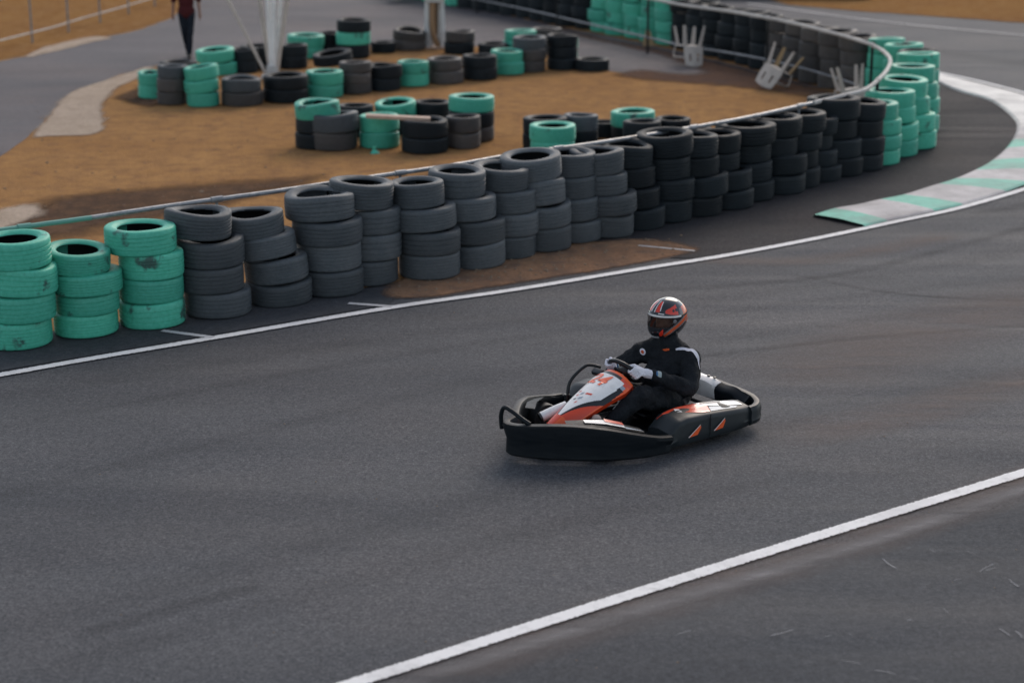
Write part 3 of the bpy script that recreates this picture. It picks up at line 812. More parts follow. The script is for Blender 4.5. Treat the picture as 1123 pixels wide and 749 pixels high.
# ------------------------------------------------------------------ chairs, posts, plank
def make_chair():
    r = empty('plastic_chair')
    bm = bmesh.new()                                             # dished seat
    n = 9; g = [[bm.verts.new(((i / (n - 1) - .5) * .46, (j / (n - 1) - .5) * .44, .42 - .03 * (1 - (2 * i / (n - 1) - 1) ** 2) * (1 - (2 * j / (n - 1) - 1) ** 2) - (.02 if j == 0 else 0))) for j in range(n)] for i in range(n)]
    for i in range(n - 1):
        for j in range(n - 1): bm.faces.new((g[i][j], g[i + 1][j], g[i + 1][j + 1], g[i][j + 1]))
    bmesh.ops.solidify(bm, geom=bm.faces, thickness=.008); obj('seat', bm, M['plastic_white'], r)
    bm = bmesh.new(); rows = []                                   # curved back with slots
    for k in range(9):
        z = .42 + .40 * k / 8; rows.append([bm.verts.new(((i / 12 - .5) * (.44 - .06 * (k / 8) ** 3), .20 + .07 * k / 8 + .035 * math.cos((i / 12 - .5) * 3.1), z + .035 * math.cos((i / 12 - .5) * 3.1) * (k / 8))) for i in range(13)])
    for k in range(8):
        for i in range(12):
            if 3 <= k <= 5 and i in (3, 8): continue
            bm.faces.new((rows[k][i], rows[k][i + 1], rows[k + 1][i + 1], rows[k + 1][i]))
    bmesh.ops.solidify(bm, geom=bm.faces, thickness=.008); obj('backrest', bm, M['plastic_white'], r)
    for sx in (-1, 1):
        for sy in (-1, 1):
            bm = bmesh.new(); top = Vector((sx * .20, sy * .19, .42)); bot = Vector((sx * .25, sy * .25, 0)); rg = []
            for t in (0, .33, .66, 1):
                c = top.lerp(bot, t); w = .075 - .030 * t
                rg.append([bm.verts.new(c + Vector(q)) for q in ((0, 0, 0), (-sx * w, 0, 0), (-sx * w, -sy * .008, 0), (-sx * .008, -sy * .008, 0), (-sx * .008, -sy * w, 0), (0, -sy * w, 0))])
            for a, b in zip(rg, rg[1:]):
                for k in range(6): bm.faces.new((a[k], a[(k + 1) % 6], b[(k + 1) % 6], b[k]))
            bm.faces.new(rg[0]); bm.faces.new(rg[-1][::-1]); obj('leg', bm, M['plastic_white'], r)
        bm = bmesh.new()
        tube(bm, smooth_path([(sx * .22, -.19, .40), (sx * .255, -.20, .60), (sx * .255, -.12, .645), (sx * .25, .08, .65), (sx * .215, .22, .66)], 5), .016, 8); obj('armrest', bm, M['plastic_white'], r)
    return r
def ground_it(root, z=.0):
    bpy.context.view_layer.update(); lo = 9
    for ch in root.children_recursive:
        if ch.type == 'MESH':
            for v in ch.data.vertices: lo = min(lo, (ch.matrix_world @ v.co).z)
    root.location.z += z - lo
def copy_thing(root):
    r = root.copy(); COL.objects.link(r)
    for ch in root.children:
        c = ch.copy(); COL.objects.link(c); c.parent = r
        for g_ in ch.children:
            d = g_.copy(); COL.objects.link(d); d.parent = c
    return r
ch0 = make_chair()
spots = [((755, 72), (R(172), R(4), R(20)), 'white plastic chair tipped over with legs up before the green section', 1.0),
         ((864, 97), (R(160), R(20), R(-40)), 'broken yellowed plastic chair upside down on the dirt by far barrier', 1.0),
         ((926, 122), (R(170), R(-8), R(5)), 'upturned plastic chair near the bend, only its legs above the rail', 1.0),
         ((428, 3), (R(150), R(10), R(80)), 'white plastic chair toppled on the lane left of the broad post', 1.0),]
for i, (p, e, lab, sc_) in enumerate(spots):
    c = ch0 if i == 0 else copy_thing(ch0)
    x, y = G(*p); c.location = (x, y, 0); c.rotation_euler = e; c.scale = (.86,) * 3
    tag(c, lab, 'chair', 'discarded plastic chairs'); ground_it(c, .02)
    if i == 1:
        for k, q in enumerate(c.children):
            if q.name.startswith('leg') and k % 2:
                q.data = q.data.copy(); q.data.materials[0] = M['plastic_tan']; q['label'] = 'yellowed leg'
# small broken piece
x, y = G(711, 52)
bm = bmesh.new(); vs = [(-.12, 0, 0), (.14, .02, 0), (.05, 0, .30), (-.02, .01, .33), (-.10, 0, .12)]
f = bm.faces.new([bm.verts.new(v) for v in vs]); r_ = bmesh.ops.solidify(bm, geom=[f], thickness=.012)
o = obj('broken_plastic', bm, M['plastic_tan'], smooth=False); o.location = (x, y, .02); o.rotation_euler = (-.2, 0, .3)
tag(o, 'yellowed broken plastic piece against the foot of the green far stacks', 'debris')
# leaning white poles
x, y = G(299, 86); root = empty('pole_bundle', (x, y, 0)); tag(root, 'bundle of white poles fanning upward from one foot amid the tyres', 'poles')
def pole(px_top, py_top, hz, r0, m, dx, dy=0.0, name='pole'):
    b = Vector((dx, dy, 0)); s = SC(86)
    h = 4.2; k = (px_top - 299) / (84.0); tx = k * h * 1.0
    bm = bmesh.new(); tube(bm, [b, b + Vector((tx * .5, hz * .5, h / 2)), b + Vector((tx, hz, h))], r0, 10); return obj(name, bm, m, root)
pole(258, 0, .3, .028, M['plastic_white'], -.08)
pole(289, 0, .1, .036, M['plastic_white'], -.03, .05)
pole(297, 0, .1, .040, M['bright'], -.01)
pole(303, 0, .0, .050, M['bright'], .01, -.03)
pole(309, 0, .05, .036, M['bright'], .03)
pole(314, 0, -.1, .036, M['plastic_white'], .06)
bm = bmesh.new(); box(bm, (0, 0, .03), (.36, .36, .06), bevel=.01); lathe(bm, [(.001, .06), (.11, .06), (.10, .22), (.001, .22)], 16, closed=False); obj('foot', bm, M['white_metal'], root)
# broad white post
x, y = G(477, 54); root = empty('white_post', (x, y, 0)); tag(root, 'broad white metal post on a timber base with a rust streak', 'post')
bm = bmesh.new(); box(bm, (.0, 0, 2.35), (.36, .30, 2.9), bevel=.02); obj('column', bm, M['white_metal'], root)
for dx, tw, m, nm in ((-.12, .15, 'white_metal', 'leg'), (.13, .13, 'white_metal', 'leg')):
    bm = bmesh.new(); tube(bm, [(dx * 1.1, 0, .02), (dx, 0, .45), (dx * .95, 0, .92)], [tw * .75, tw * .55, tw * .5], 4); obj(nm, bm, M[m], root)
bm = bmesh.new(); tube(bm, smooth_path([(.09, -.05, .02), (.0, -.07, .22), (-.04, -.08, .5), (-.03, -.08, .91)], 4), .055, 6); obj('rusty_strut', bm, M['tan_metal'], root)
bm = bmesh.new(); box(bm, (.05, .08, .60), (.20, .05, .66), bevel=.01); obj('backing_plate', bm, M['tan_metal'], root)
bm = bmesh.new(); box(bm, (-.25, 0, .03), (1.05, .22, .05), Euler((0, 0, .05)), .008); box(bm, (.18, .02, .035), (.5, .4, .03), None, .005); obj('base_plank', bm, M['wood'], root)
# plank on the pile
x0, y0 = G(401, 127, .50); x1, y1 = G(472, 131, .44)
bm = bmesh.new(); L = math.hypot(x1 - x0, y1 - y0)
box(bm, (0, 0, 0), (L, .16, .045), None, .008)
o = obj('wooden_plank', bm, M['wood']); o.location = ((x0 + x1) / 2, (y0 + y1) / 2, .47); o.rotation_euler = (0, .06, math.atan2(y1 - y0, x1 - x0)); tag(o, 'pale weathered plank lying across the small pile of tyres', 'plank')
# small green block at the foot of the plank pile
x, y = G(411, 169); bm = bmesh.new()
lathe(bm, [(.001, .0), (.07, .0), (.05, .03), (.03, .05), (.035, .09), (.001, .09)], 10, closed=False)
o = obj('ground_anchor', bm, M['green']); o.location = (x, y, .011); tag(o, 'small green stub on the dirt below the plank pile green tyres', 'anchor')

# ------------------------------------------------------------------ racing kart (local: x forward, y left, z up)
KX, KY, KROT = .76, 12.88, R(218)
kart = empty('racing_kart', (KX, KY, .012), KROT); tag(kart, 'black, white and orange racing kart number 24 on the track, driver aboard', 'kart')
def lip_band(name, pts, m, parent, inner=.055, closed=False):
    """pts: (x, y, z bottom, z top): moulded wall with a rolled top, swept along a plan outline"""
    A = smooth_path([(p[0], p[1], p[3]) for p in pts], 8); B = smooth_path([(p[0], p[1], p[2]) for p in pts], 8)
    bm = bmesh.new(); rows = []; n = len(A)
    for i in range(n):
        t = (A[min(i + 1, n - 1)] - A[max(i - 1, 0)]); t.z = 0; t.normalize(); o_ = Vector((t.y, -t.x, 0))
        zb, zt = B[i].z, A[i].z; h = zt - zb; p = Vector((A[i].x, A[i].y, 0))
        sec = [(-.035, zb + .02), (-.012, zb), (.004, zb + .008), (.016, zb + h * .28), (.010, zb + h * .36), (.012, zb + h * .72), (.002, zt - .018), (-.006, zt - .004), (-.018, zt), (-inner, zt - .006), (-inner - .004, zt - .03), (-.03, zb + h * .5)]
        rows.append([bm.verts.new(p + o_ * a + Vector((0, 0, z))) for a, z in sec])
    k = len(rows[0])
    for a, b in zip(rows, rows[1:]):
        for i in range(k): bm.faces.new((a[i], a[(i + 1) % k], b[(i + 1) % k], b[i]))
    bm.faces.new(rows[0]); bm.faces.new(rows[-1][::-1])
    return obj(name, bm, m, parent)
left_f = [(.0, .598, .03, .168), (.10, .585, .028, .180), (.20, .56, .024, .205), (.31, .515, .022, .235), (.45, .44, .022, .272), (.58, .345, .022, .294), (.70, .235, .024, .300), (.81, .12, .026, .292), (.885, .02, .028, .282)]
fb = left_f + [(.915, -.08, .028, .280)] + [(x, -y - .0, a, b) for x, y, a, b in left_f[::-1][1:]]
front = lip_band('front_bumper', fb, M['bumper'], kart)
bm = bmesh.new(); tube(bm, smooth_path([(.925, -.17, .20), (.935, -.165, .30), (.935, -.13, .368), (.92, -.07, .36), (.89, .03, .312), (.865, .08, .285)], 6), [.016] * 31, 10); obj('bumper_hoop', bm, M['bumper'], front)
# lower deck inside the bumper
def slab(bm, pts, z0, z1):
    lo = [bm.verts.new((x, y, z0)) for x, y in pts]; hi = [bm.verts.new((x, y, z1)) for x, y in pts]; n = len(pts)
    bm.faces.new(lo[::-1]); bm.faces.new(hi)
    for i in range(n): bm.faces.new((lo[i], lo[(i + 1) % n], hi[(i + 1) % n], hi[i]))
bm = bmesh.new(); slab(bm, [(-.70, -.30), (-.70, .30), (.0, .30), (.45, .20), (.74, .10), (.74, -.10), (.45, -.20), (0, -.30)], .045, .055); obj('floor_tray', bm, M['alu'] if False else M['frame'], kart)
bm = bmesh.new()
for s_ in (1, -1):
    tube(bm, smooth_path([(-.86, s_ * .22, .09), (-.4, s_ * .30, .075), (.1, s_ * .31, .075), (.45, s_ * .16, .09), (.80, s_ * .10, .11)], 5), .016, 8)
    tube(bm, smooth_path([(-.55, s_ * .29, .08), (-.52, s_ * .5, .10), (-.1, s_ * .5, .10), (-.05, s_ * .3, .08)], 5), .011, 8)
for x in (-.86, -.3, .25, .72): tube(bm, [(x, -.26 if x < .5 else -.12, .085), (x, .26 if x < .5 else .12, .085)], .014, 8)
obj('chassis_frame', bm, M['frame'], kart)
# front side fairings: sloping deck between bumper and feet
for s_ in (1, -1):
    bm = bmesh.new(); top = [(.66, .235, .286), (.56, .335, .283), (.43, .415, .262), (.30, .480, .228), (.17, .53, .196)]
    inn = [(.62, .17, .285), (.53, .26, .296), (.40, .335, .290), (.28, .40, .250), (.15, .45, .205)]
    a = [bm.verts.new((x, s_ * y, z)) for x, y, z in top]; b = [bm.verts.new((x, s_ * y, z)) for x, y, z in inn]
    for i in range(4): bm.faces.new((a[i], a[i + 1], b[i + 1], b[i]))
    bmesh.ops.solidify(bm, geom=bm.faces, thickness=.006); dk = obj('front_fairing', bm, M['bumper'], kart)
    if s_ < 0: continue
    bm = bmesh.new()
    q = lambda i, t, dz=.009: Vector((top[i][0] + (inn[i][0] - top[i][0]) * t, s_ * (top[i][1] + (inn[i][1] - top[i][1]) * t), top[i][2] + (inn[i][2] - top[i][2]) * t + dz))
    for i in (1, 2):
        f = bm.faces.new([bm.verts.new(v) for v in (q(i, .25), q(i + 1, .25), q(i + 1, .8), q(i, .8))]); f.material_index = 0
    f = bm.faces.new([bm.verts.new(v) for v in (q(2, .52, .013), q(3, .55, .013), q(3, .98, .013), q(2, .92, .013))]); f.material_index = 1
    f = bm.faces.new([bm.verts.new(v) for v in (q(3, .08), q(3, .4), q(4, .1))]); f.material_index = 2
    obj('sticker', bm, [M['kwhite'], M['kred'], M['kblue']], dk, smooth=False)
# side pods
def pod_top(x):
    t = (-x)
    pts = [(.00, .160), (.05, .200), (.10, .236), (.20, .248), (.40, .238), (.60, .222), (.80, .204), (.86, .202)]
    for (a, za), (b, zb) in zip(pts, pts[1:]):
        if a <= t <= b: return za + (zb - za) * (t - a) / (b - a)
    return pts[-1][1]
for s_ in (1, -1):
    bm = bmesh.new(); rows = []; NXS = 34
    for i in range(NXS + 1):
        x = -.005 - .83 * i / NXS; zt = pod_top(x); yo = .6 - .02 * max(0, (i / NXS - .8) / .2) ** 2
        inz = zt + .004 + .022 * math.sin(math.pi * i / NXS)
        sec = [(yo - .015, .045), (yo, .055), (yo + .014, .055 + (zt - .055) * .30), (yo + .006, .055 + (zt - .055) * .42), (yo + .010, .055 + (zt - .055) * .8), (yo, zt - .012), (yo - .012, zt), (yo - .05, zt + .006),
               (yo - .13, zt + .014 + .008 * math.sin(i * .2)), (yo - .19, inz), (yo - .225, inz - .012), (yo - .235, inz - .05), (yo - .24, .10)]
        rows.append([bm.verts.new((x, s_ * y, z)) for y, z in sec])
    for a, b in zip(rows, rows[1:]):
        for k in range(len(a) - 1): bm.faces.new((a[k], a[k + 1], b[k + 1], b[k]))
    bm.faces.new(rows[0]); bm.faces.new(rows[-1][::-1])
    pod = obj('side_pod', bm, M['pod'], kart)
    # graphics, laid a hair above the moulding
    def top_pt(x, v):     # v 0 outer .. 1 inner
        i = (-.005 - x) / .83 * NXS; zt = pod_top(x); y = .588 - .20 * v
        pr = [(.0, zt), (.19, zt + .006), (.59, zt + .014), (.89, zt + .004 + .022 * math.sin(math.pi * i / NXS)), (1.0, zt - .008 + .022 * math.sin(math.pi * i / NXS))]
        for (a, za), (b, zb) in zip(pr, pr[1:]):
            if a <= v <= b: return Vector((x, s_ * y, za + (zb - za) * (v - a) / (b - a) + .004))
        return Vector((x, s_ * y, zt + .02))
    def patch(poly, mi, dz=0.0, n=10):
        """poly: two edges [(x,v)...] paired"""
        e0, e1 = poly
        def at(e, t):
            k = t * (len(e) - 1); i = min(int(k), len(e) - 2); f = k - i
            return (e[i][0] + (e[i + 1][0] - e[i][0]) * f, e[i][1] + (e[i + 1][1] - e[i][1]) * f)
        g = []
        for i in range(n + 1):
            a, b = at(e0, i / n), at(e1, i / n)
            g.append([bm.verts.new(top_pt(a[0] + (b[0] - a[0]) * j / 6, a[1] + (b[1] - a[1]) * j / 6) + Vector((0, 0, dz))) for j in range(7)])
        for i in range(n):
            for j in range(6):
                f = bm.faces.new((g[i][j], g[i + 1][j], g[i + 1][j + 1], g[i][j + 1])); f.material_index = mi
    bm = bmesh.new()
    patch(([(-.06, .95), (-.18, .55), (-.36, .12), (-.44, .10)], [(-.08, .99), (-.25, .98), (-.40, .95), (-.50, .60)]), 0)
    patch(([(-.40, .95), (-.50, .60), (-.62, .40), (-.80, .25)], [(-.45, .995), (-.58, .99), (-.70, .97), (-.81, .80)]), 1, .0)
    patch(([(-.45, .12), (-.55, .12), (-.70, .10)], [(-.50, .52), (-.60, .38), (-.74, .22)]), 2, .0)
    patch(([(-.46, .78), (-.66, .72)], [(-.47, .86), (-.67, .80)]), 3, .003)
    patch(([(-.18, .56), (-.22, .42)], [(-.20, .80), (-.235, .70)]), 1, .003)
    obj('top_sticker', bm, [M['kred'], M['kwhite'], M['kblue'], M['kblack']], pod, smooth=False)
    for x0 in (-.235, -.49):
        bm = bmesh.new(); w = .11 if x0 > -.4 else .095
        pts = [(x0 + .055, .105), (x0 - w * .55, .178), (x0 - w * .62, .160), (x0 - .035, .112)]
        zt = pod_top(x0); yy = .618
        f = bm.faces.new([bm.verts.new((x, s_ * yy, z)) for x, z in pts]); f.material_index = 0
        pts2 = [(x0 + .06, .108), (x0 - w * .55, .186), (x0 - w * .55, .180), (x0 + .05, .106)]
        f = bm.faces.new([bm.verts.new((x, s_ * (yy + .001), z)) for x, z in pts2]); f.material_index = 1
        bmesh.ops.solidify(bm, geom=bm.faces, thickness=.003)
        obj('side_sticker', bm, [M['korange'], M['hwhite']], pod, smooth=False)
    bm = bmesh.new(); box(bm, (-.40, s_ * .614, .15), (.004, .006, .19)); obj('panel_joint', bm, M['kblack'], pod)
# rear bumper wrapping the rear wheels
rb = [(-.83, .60, .055, .204), (-.90, .595, .06, .208), (-.975, .55, .06, .215), (-1.02, .46, .065, .228), (-1.03, .33, .07, .240), (-1.035, .15, .07, .245), (-1.035, 0, .07, .250)]
rb = rb + [(x, -y, a, b + .006) for x, y, a, b in rb[::-1][1:]]
rear = lip_band('rear_bumper', rb, M['pod'], kart, .045)
def rear_panel(name, y0, y1, m, parent):
    bm = bmesh.new(); rows = []; n = 26
    for k in range(n + 1):
        y = y0 + (y1 - y0) * k / n; t = max(0, min(1, (y + .10) / .55)); T = .292 - .060 * t ** 1.1 + .010 * math.sin(y * 26) * (.2 + t) * (t < 1)
        xo = -.985 + .02 * (1 - t); dp = .115 - .04 * t
        sec = [(xo, .12), (xo - .012, T - .05), (xo, T - .018), (xo + .018, T), (xo + dp * .55, T + .006 - .03 * t), (xo + dp * .9, T - .012 - .03 * t), (xo + dp, T - .05), (xo + dp - .01, .14)]
        rows.append([bm.verts.new((x, y, z)) for x, z in sec])
    for a, b in zip(rows, rows[1:]):
        for i in range(8): bm.faces.new((a[i], a[(i + 1) % 8], b[(i + 1) % 8], b[i]))
    bm.faces.new(rows[0]); bm.faces.new(rows[-1][::-1]); return obj(name, bm, m, parent)
rear_panel('rear_fairing', .155, .45, M['bumper'], kart)
cov = rear_panel('engine_cover', -.34, .15, M['kwhite'], kart)
for y in (.03, .09):
    bm = bmesh.new(); lathe(bm, [(.0005, 0), (.012, 0), (.012, .010), (.0005, .012)], 12, Matrix.Translation((-.925 - (y + .1) * .1, y, .283)), closed=False); obj('bolt', bm, M['kblack'], cov)
bm = bmesh.new(); box(bm, (-.50, -.45, .20), (.22, .17, .20), None, .02)
for k in range(6): box(bm, (-.50, -.45, .32 + .014 * k), (.16, .14, .006), None, .002)
obj('engine', bm, M['engine'], kart)
bm = bmesh.new(); lathe(bm, [(.001, 0), (.05, 0), (.055, .01), (.055, .10), (.045, .115), (.001, .115)], 16, Matrix.Translation((-.28, -.36, .10)), closed=False); obj('fuel_tank', bm, M['pod'], kart)
# wheels
for x, y, r_, w_ in ((.40, .36, .115, .11), (.40, -.36, .12, .12), (-.62, .47, .120, .17), (-.62, -.47, .120, .17)):
    Mx = Matrix.Translation((x, y, r_)) @ Euler((R(90), 0, 0)).to_matrix().to_4x4()
    bm = bmesh.new(); lathe(bm, [(.001, -.02), (.05, -.02), (.062, -w_ / 2 + .01), (.066, -w_ / 2 + .01), (.066, w_ / 2 - .01), (.062, w_ / 2 - .01), (.05, .02), (.001, .02)], 24, Mx, closed=False); wh = obj('wheel', bm, M['rim'], kart)
    bm = bmesh.new(); lathe(bm, [(.066, -w_ / 2 + .005), (r_ * .8, -w_ / 2), (r_ * .94, -w_ / 2 + .006), (r_, -w_ / 2 + .02), (r_, w_ / 2 - .02), (r_ * .94, w_ / 2 - .006), (r_ * .8, w_ / 2), (.066, w_ / 2 - .005)], 32, Mx); obj('tyre', bm, M['slick'], wh)
bm = bmesh.new(); tube(bm, [(-.62, -.44, .12), (-.62, .44, .12)], .018, 10); tube(bm, [(.40, -.33, .12), (.40, .33, .12)], .010, 8); obj('axle', bm, M['alu'], kart)
# nose fairing with the number
def fair(u, s_, dz=0.0):
    """u -1..1 across (right..left), s_ 0..1 from the foot to the top"""
    cx = .625 - .625 * s_ - .035 * math.sin(math.pi * s_); cz = .215 + .285 * s_ ** .92 + .028 * math.sin(math.pi * s_)
    w_ = .085 + .108 * min(1, s_ / .8) - (.03 * ((s_ - .8) / .2) ** 2 if s_ > .8 else 0)
    drop = .085 * abs(u) ** 2.6; tx, tz = -.88, .46
    nx, nz = -tz * -1 * 0 + .42, .907
    return Vector((cx - drop * .42 + dz * nx, u * w_, cz - drop * .95 + dz * nz))
bm = bmesh.new(); NU, NS = 110, 150
g = [[bm.verts.new(fair(-1 + 2 * i / NU, j / NS)) for j in range(NS + 1)] for i in range(NU + 1)]
for i in range(NU):
    for j in range(NS):
        u, s_ = abs(-1 + 2 * (i + .5) / NU), (j + .5) / NS
        lim_w = .10 + .72 * min(1, max(0, (s_ - .12) / .40)); lim_k = lim_w + .06 + .16 * (1 - abs(s_ - .45) / .55)
        if s_ > .955: mi = 4
        elif s_ > .90: mi = 1 if u < .60 else 2
        elif u < lim_w - .04 * (s_ > .75): mi = 0
        elif u < lim_k and s_ < .80: mi = 1
        elif s_ > .80 and u < .90: mi = 3 if s_ < .86 else 2
        else: mi = 4 if s_ > .55 or u > .96 else 2
        if s_ < .13: mi = 4 if u > .35 else 2
        f = bm.faces.new((g[i][j], g[i + 1][j], g[i + 1][j + 1], g[i][j + 1])); f.material_index = mi
edge = [g[i][NS] for i in range(NU + 1)]
back = [bm.verts.new(v.co + Vector((-.012, 0, -.075))) for v in edge]
for i in range(NU):
    f = bm.faces.new((edge[i], edge[i + 1], back[i + 1], back[i])); f.material_index = 2
for side in (0, NU):
    e = [g[side][j] for j in range(NS + 1)]; b2 = [bm.verts.new(v.co + Vector((-.02, -math.copysign(.02, v.co.y), -.035))) for v in e]
    for j in range(NS):
        f = bm.faces.new((e[j], e[j + 1], b2[j + 1], b2[j])); f.material_index = 2
nose = obj('nose_fairing', bm, [M['kwhite'], M['kblack'], M['kred'], M['kblue'], M['korange']], kart)
def surf_text(txt, u0, s0, hu, hs, m, name, shear=.28, bold=.012):
    cu = bpy.data.curves.new('t', 'FONT'); cu.body = txt; cu.size = 1; cu.offset = bold; cu.shear = shear; cu.resolution_u = 6
    to = bpy.data.objects.new('t', cu); COL.objects.link(to); dg = bpy.context.evaluated_depsgraph_get(); dg.update()
    me = bpy.data.meshes.new_from_object(to.evaluated_get(dg), depsgraph=dg); bpy.data.objects.remove(to)
    bm = bmesh.new(); bm.from_mesh(me); bpy.data.meshes.remove(me)
    bmesh.ops.triangulate(bm, faces=bm.faces); bmesh.ops.subdivide_edges(bm, edges=[e for e in bm.edges if e.calc_length() > .15], cuts=2)
    bmesh.ops.triangulate(bm, faces=bm.faces)
    for v in bm.verts: v.co = fair(u0 + v.co.x * hu, s0 + v.co.y * hs, .0035)
    me = bpy.data.meshes.new(name); bm.to_mesh(me); bm.free(); me.materials.append(m)
    o = bpy.data.objects.new(name, me); COL.objects.link(o); o.parent = nose; return o
surf_text('24', -.60, .66, .92, .30, M['korange'], 'race_number', .12, .026)
for (u, s_, a, b, mi) in ((.28, .53, .16, .014, 0), (-.05, .50, .07, .018, 1), (-.22, .46, .05, .012, 0), (.12, .44, .10, .018, 1), (-.12, .40, .06, .010, 2), (.15, .37, .05, .012, 0), (-.3, .52, .06, .01, 0)):
    bm = bmesh.new(); bm.faces.new([bm.verts.new(fair(u + p * a, s_ - .045 + q * b + p * b * .8, .003)) for p, q in ((-1, -1), (1, -.8), (.9, 1), (-.8, .8))])
    obj('emblem', bm, M[('kred', 'kblue', 'kblack')[mi]], nose, smooth=False)
bm = bmesh.new(); tube(bm, smooth_path([(.27, -.22, .12), (.255, -.235, .26), (.235, -.25, .36), (.19, -.25, .425), (.085, -.25, .485), (.03, -.235, .492), (-.02, -.18, .478)], 5), .0125, 10)
tube(bm, [(.262, -.235, .25), (.262, -.235, .31)], .022, 10); obj('guard_bar', bm, M['frame'], kart)
bm = bmesh.new(); box(bm, (.03, -.155, .455), (.05, .09, .035), Euler((0, .5, .2)), .008); obj('column_bracket', bm, M['kblack'], kart)
bm = bmesh.new(); tube(bm, [(.0, .15, .40), (.02, .13, .33), (.10, .10, .24)], .008, 8); tube(bm, [(-.01, .12, .42), (.03, .16, .36)], .008, 8); obj('column_stay', bm, M['alu'], kart)
bm = bmesh.new(); tube(bm, smooth_path([(.38, -.10, .275), (.46, -.12, .255), (.54, -.14, .230), (.575, -.15, .218)], 4), [.038] * 13, 14); pale_part = obj('pale_stand_in', bm, M['kwhite'], kart)  # added pale cylinder, its white standing in for a sunlit shape by the nose
bm = bmesh.new(); tube(bm, [(.573, -.1495, .219), (.587, -.154, .213)], .0365, 14); obj('end_cap', bm, M['engine'], pale_part)
# steering wheel
SWC = Vector((-.105, 0, .475)); E1 = Vector((0, 1, 0)); E2 = Vector((.64, 0, .768)); NF = Vector((.768, 0, -.64))      # NF points away from the driver
def rim(a): return SWC + E1 * .150 * math.cos(a) + E2 * (.115 * math.sin(a) if math.sin(a) > 0 else .10 * math.sin(a))
bm = bmesh.new(); tube(bm, [rim(2 * math.pi * k / 40) for k in range(40)], .0165, 10, closed=True)
for a in (R(0), R(180), R(270)): tube(bm, [SWC + NF * .02, rim(a)], .012, 6)
lathe(bm, [(.001, -.02), (.05, -.02), (.055, 0), (.045, .018), (.001, .02)], 18, Matrix.Translation(SWC + NF * .015) @ NF.to_track_quat('Z', 'Y').to_matrix().to_4x4(), closed=False)
sw = obj('steering_wheel', bm, M['frame'], kart)
bm = bmesh.new(); tube(bm, [SWC + NF * .02, SWC + NF * .30, (.42, 0, .10)], .012, 8); obj('steering_column', bm, M['alu'], kart)
for s_ in (1, -1):
    bm = bmesh.new(); tube(bm, smooth_path([(.47, s_ * .13, .07), (.50, s_ * .13, .16), (.49, s_ * .13, .23), (.48, s_ * .19, .235)], 4), .009, 8); obj('pedal', bm, M['alu'], kart)
# seat shell
bm = bmesh.new(); cl = smooth_path([(-.16, 0, .115), (-.28, 0, .07), (-.45, 0, .05), (-.60, 0, .08), (-.70, 0, .17), (-.745, 0, .30), (-.76, 0, .44)], 5); rows = []
for i, p in enumerate(cl):
    t = (cl[min(i + 1, len(cl) - 1)] - cl[max(i - 1, 0)]).normalized(); nrm = Vector((-t.z, 0, t.x)) * -1
    if nrm.z < 0 and i < 20: nrm = -nrm
    if i >= 20 and nrm.x < 0: nrm = -nrm
    wd = .17 + .035 * math.sin(math.pi * i / len(cl)); lift = .05 + .12 * math.sin(math.pi * min(1, i / len(cl) * 1.15))
    rows.append([bm.verts.new(p + Vector((0, u * wd, 0)) + nrm * lift * abs(u) ** 3) for u in [-1 + 2 * k / 14 for k in range(15)]])
for a, b in zip(rows, rows[1:]):
    for k in range(14): bm.faces.new((a[k], a[k + 1], b[k + 1], b[k]))
bmesh.ops.solidify(bm, geom=bm.faces, thickness=.008); obj('seat', bm, M['kblack'], kart)

# ------------------------------------------------------------------ driver
bm = bmesh.new()
blob(bm, (-.50, 0, .18), (.15, .165, .115)); blob(bm, (-.56, 0, .30), (.115, .150, .15)); blob(bm, (-.545, .0, .43), (.118, .178, .15), (0, 0, -.25))
blob(bm, (-.53, 0, .50), (.11, .16, .115)); blob(bm, (-.50, 0, .30), (.14, .17, .16)); blob(bm, (-.43, .02, .36), (.12, .15, .14)); capsule(bm, (-.53, 0, .625), (-.57, .15, .555), .075, .068); capsule(bm, (-.53, 0, .625), (-.445, -.15, .555), .075, .068); capsule(bm, (-.53, 0, .6), (-.52, 0, .70), .088, .076)
sL, sR = (-.585, .185, .525), (-.43, -.185, .525)
capsule(bm, sL, sR, .084, .084); capsule(bm, (-.535, .04, .54), (-.52, 0, .62), .075, .062); capsule(bm, (-.52, 0, .60), (-.515, 0, .70), .062, .058)
eL, wL = (-.475, .305, .345), (-.215, .205, .470)
eR, wR = (-.27, -.315, .365), (-.165, -.205, .450)
capsule(bm, sL, eL, .080, .066); capsule(bm, eL, wL, .066, .043); capsule(bm, sR, eR, .078, .066); capsule(bm, eR, wR, .064, .043)
kL, aL, kR, aR = (-.06, .22, .345), (.20, .15, .145), (-.05, -.20, .33), (.26, -.14, .14)
capsule(bm, (-.45, .10, .185), kL, .110, .080); capsule(bm, kL, aL, .078, .052); capsule(bm, (-.45, -.10, .175), kR, .098, .070); capsule(bm, kR, aR, .066, .044)
DX = empty('tmp'); bpy.data.objects.remove(DX)
driver = fused('person', bm, M['suit'], None, .009, 3, .016); driver.location = (KX, KY, .012); driver.rotation_euler = (0, 0, KROT)
tag(driver, 'kart driver in black race suit, helmet and white gloves gripping the steering wheel', 'person')
bvh = BVHTree.FromPolygons([v.co for v in driver.data.vertices], [p.vertices for p in driver.data.polygons])
def on_body(p, off=.004):
    h = bvh.find_nearest(Vector(p)); return h[0] + h[1] * off
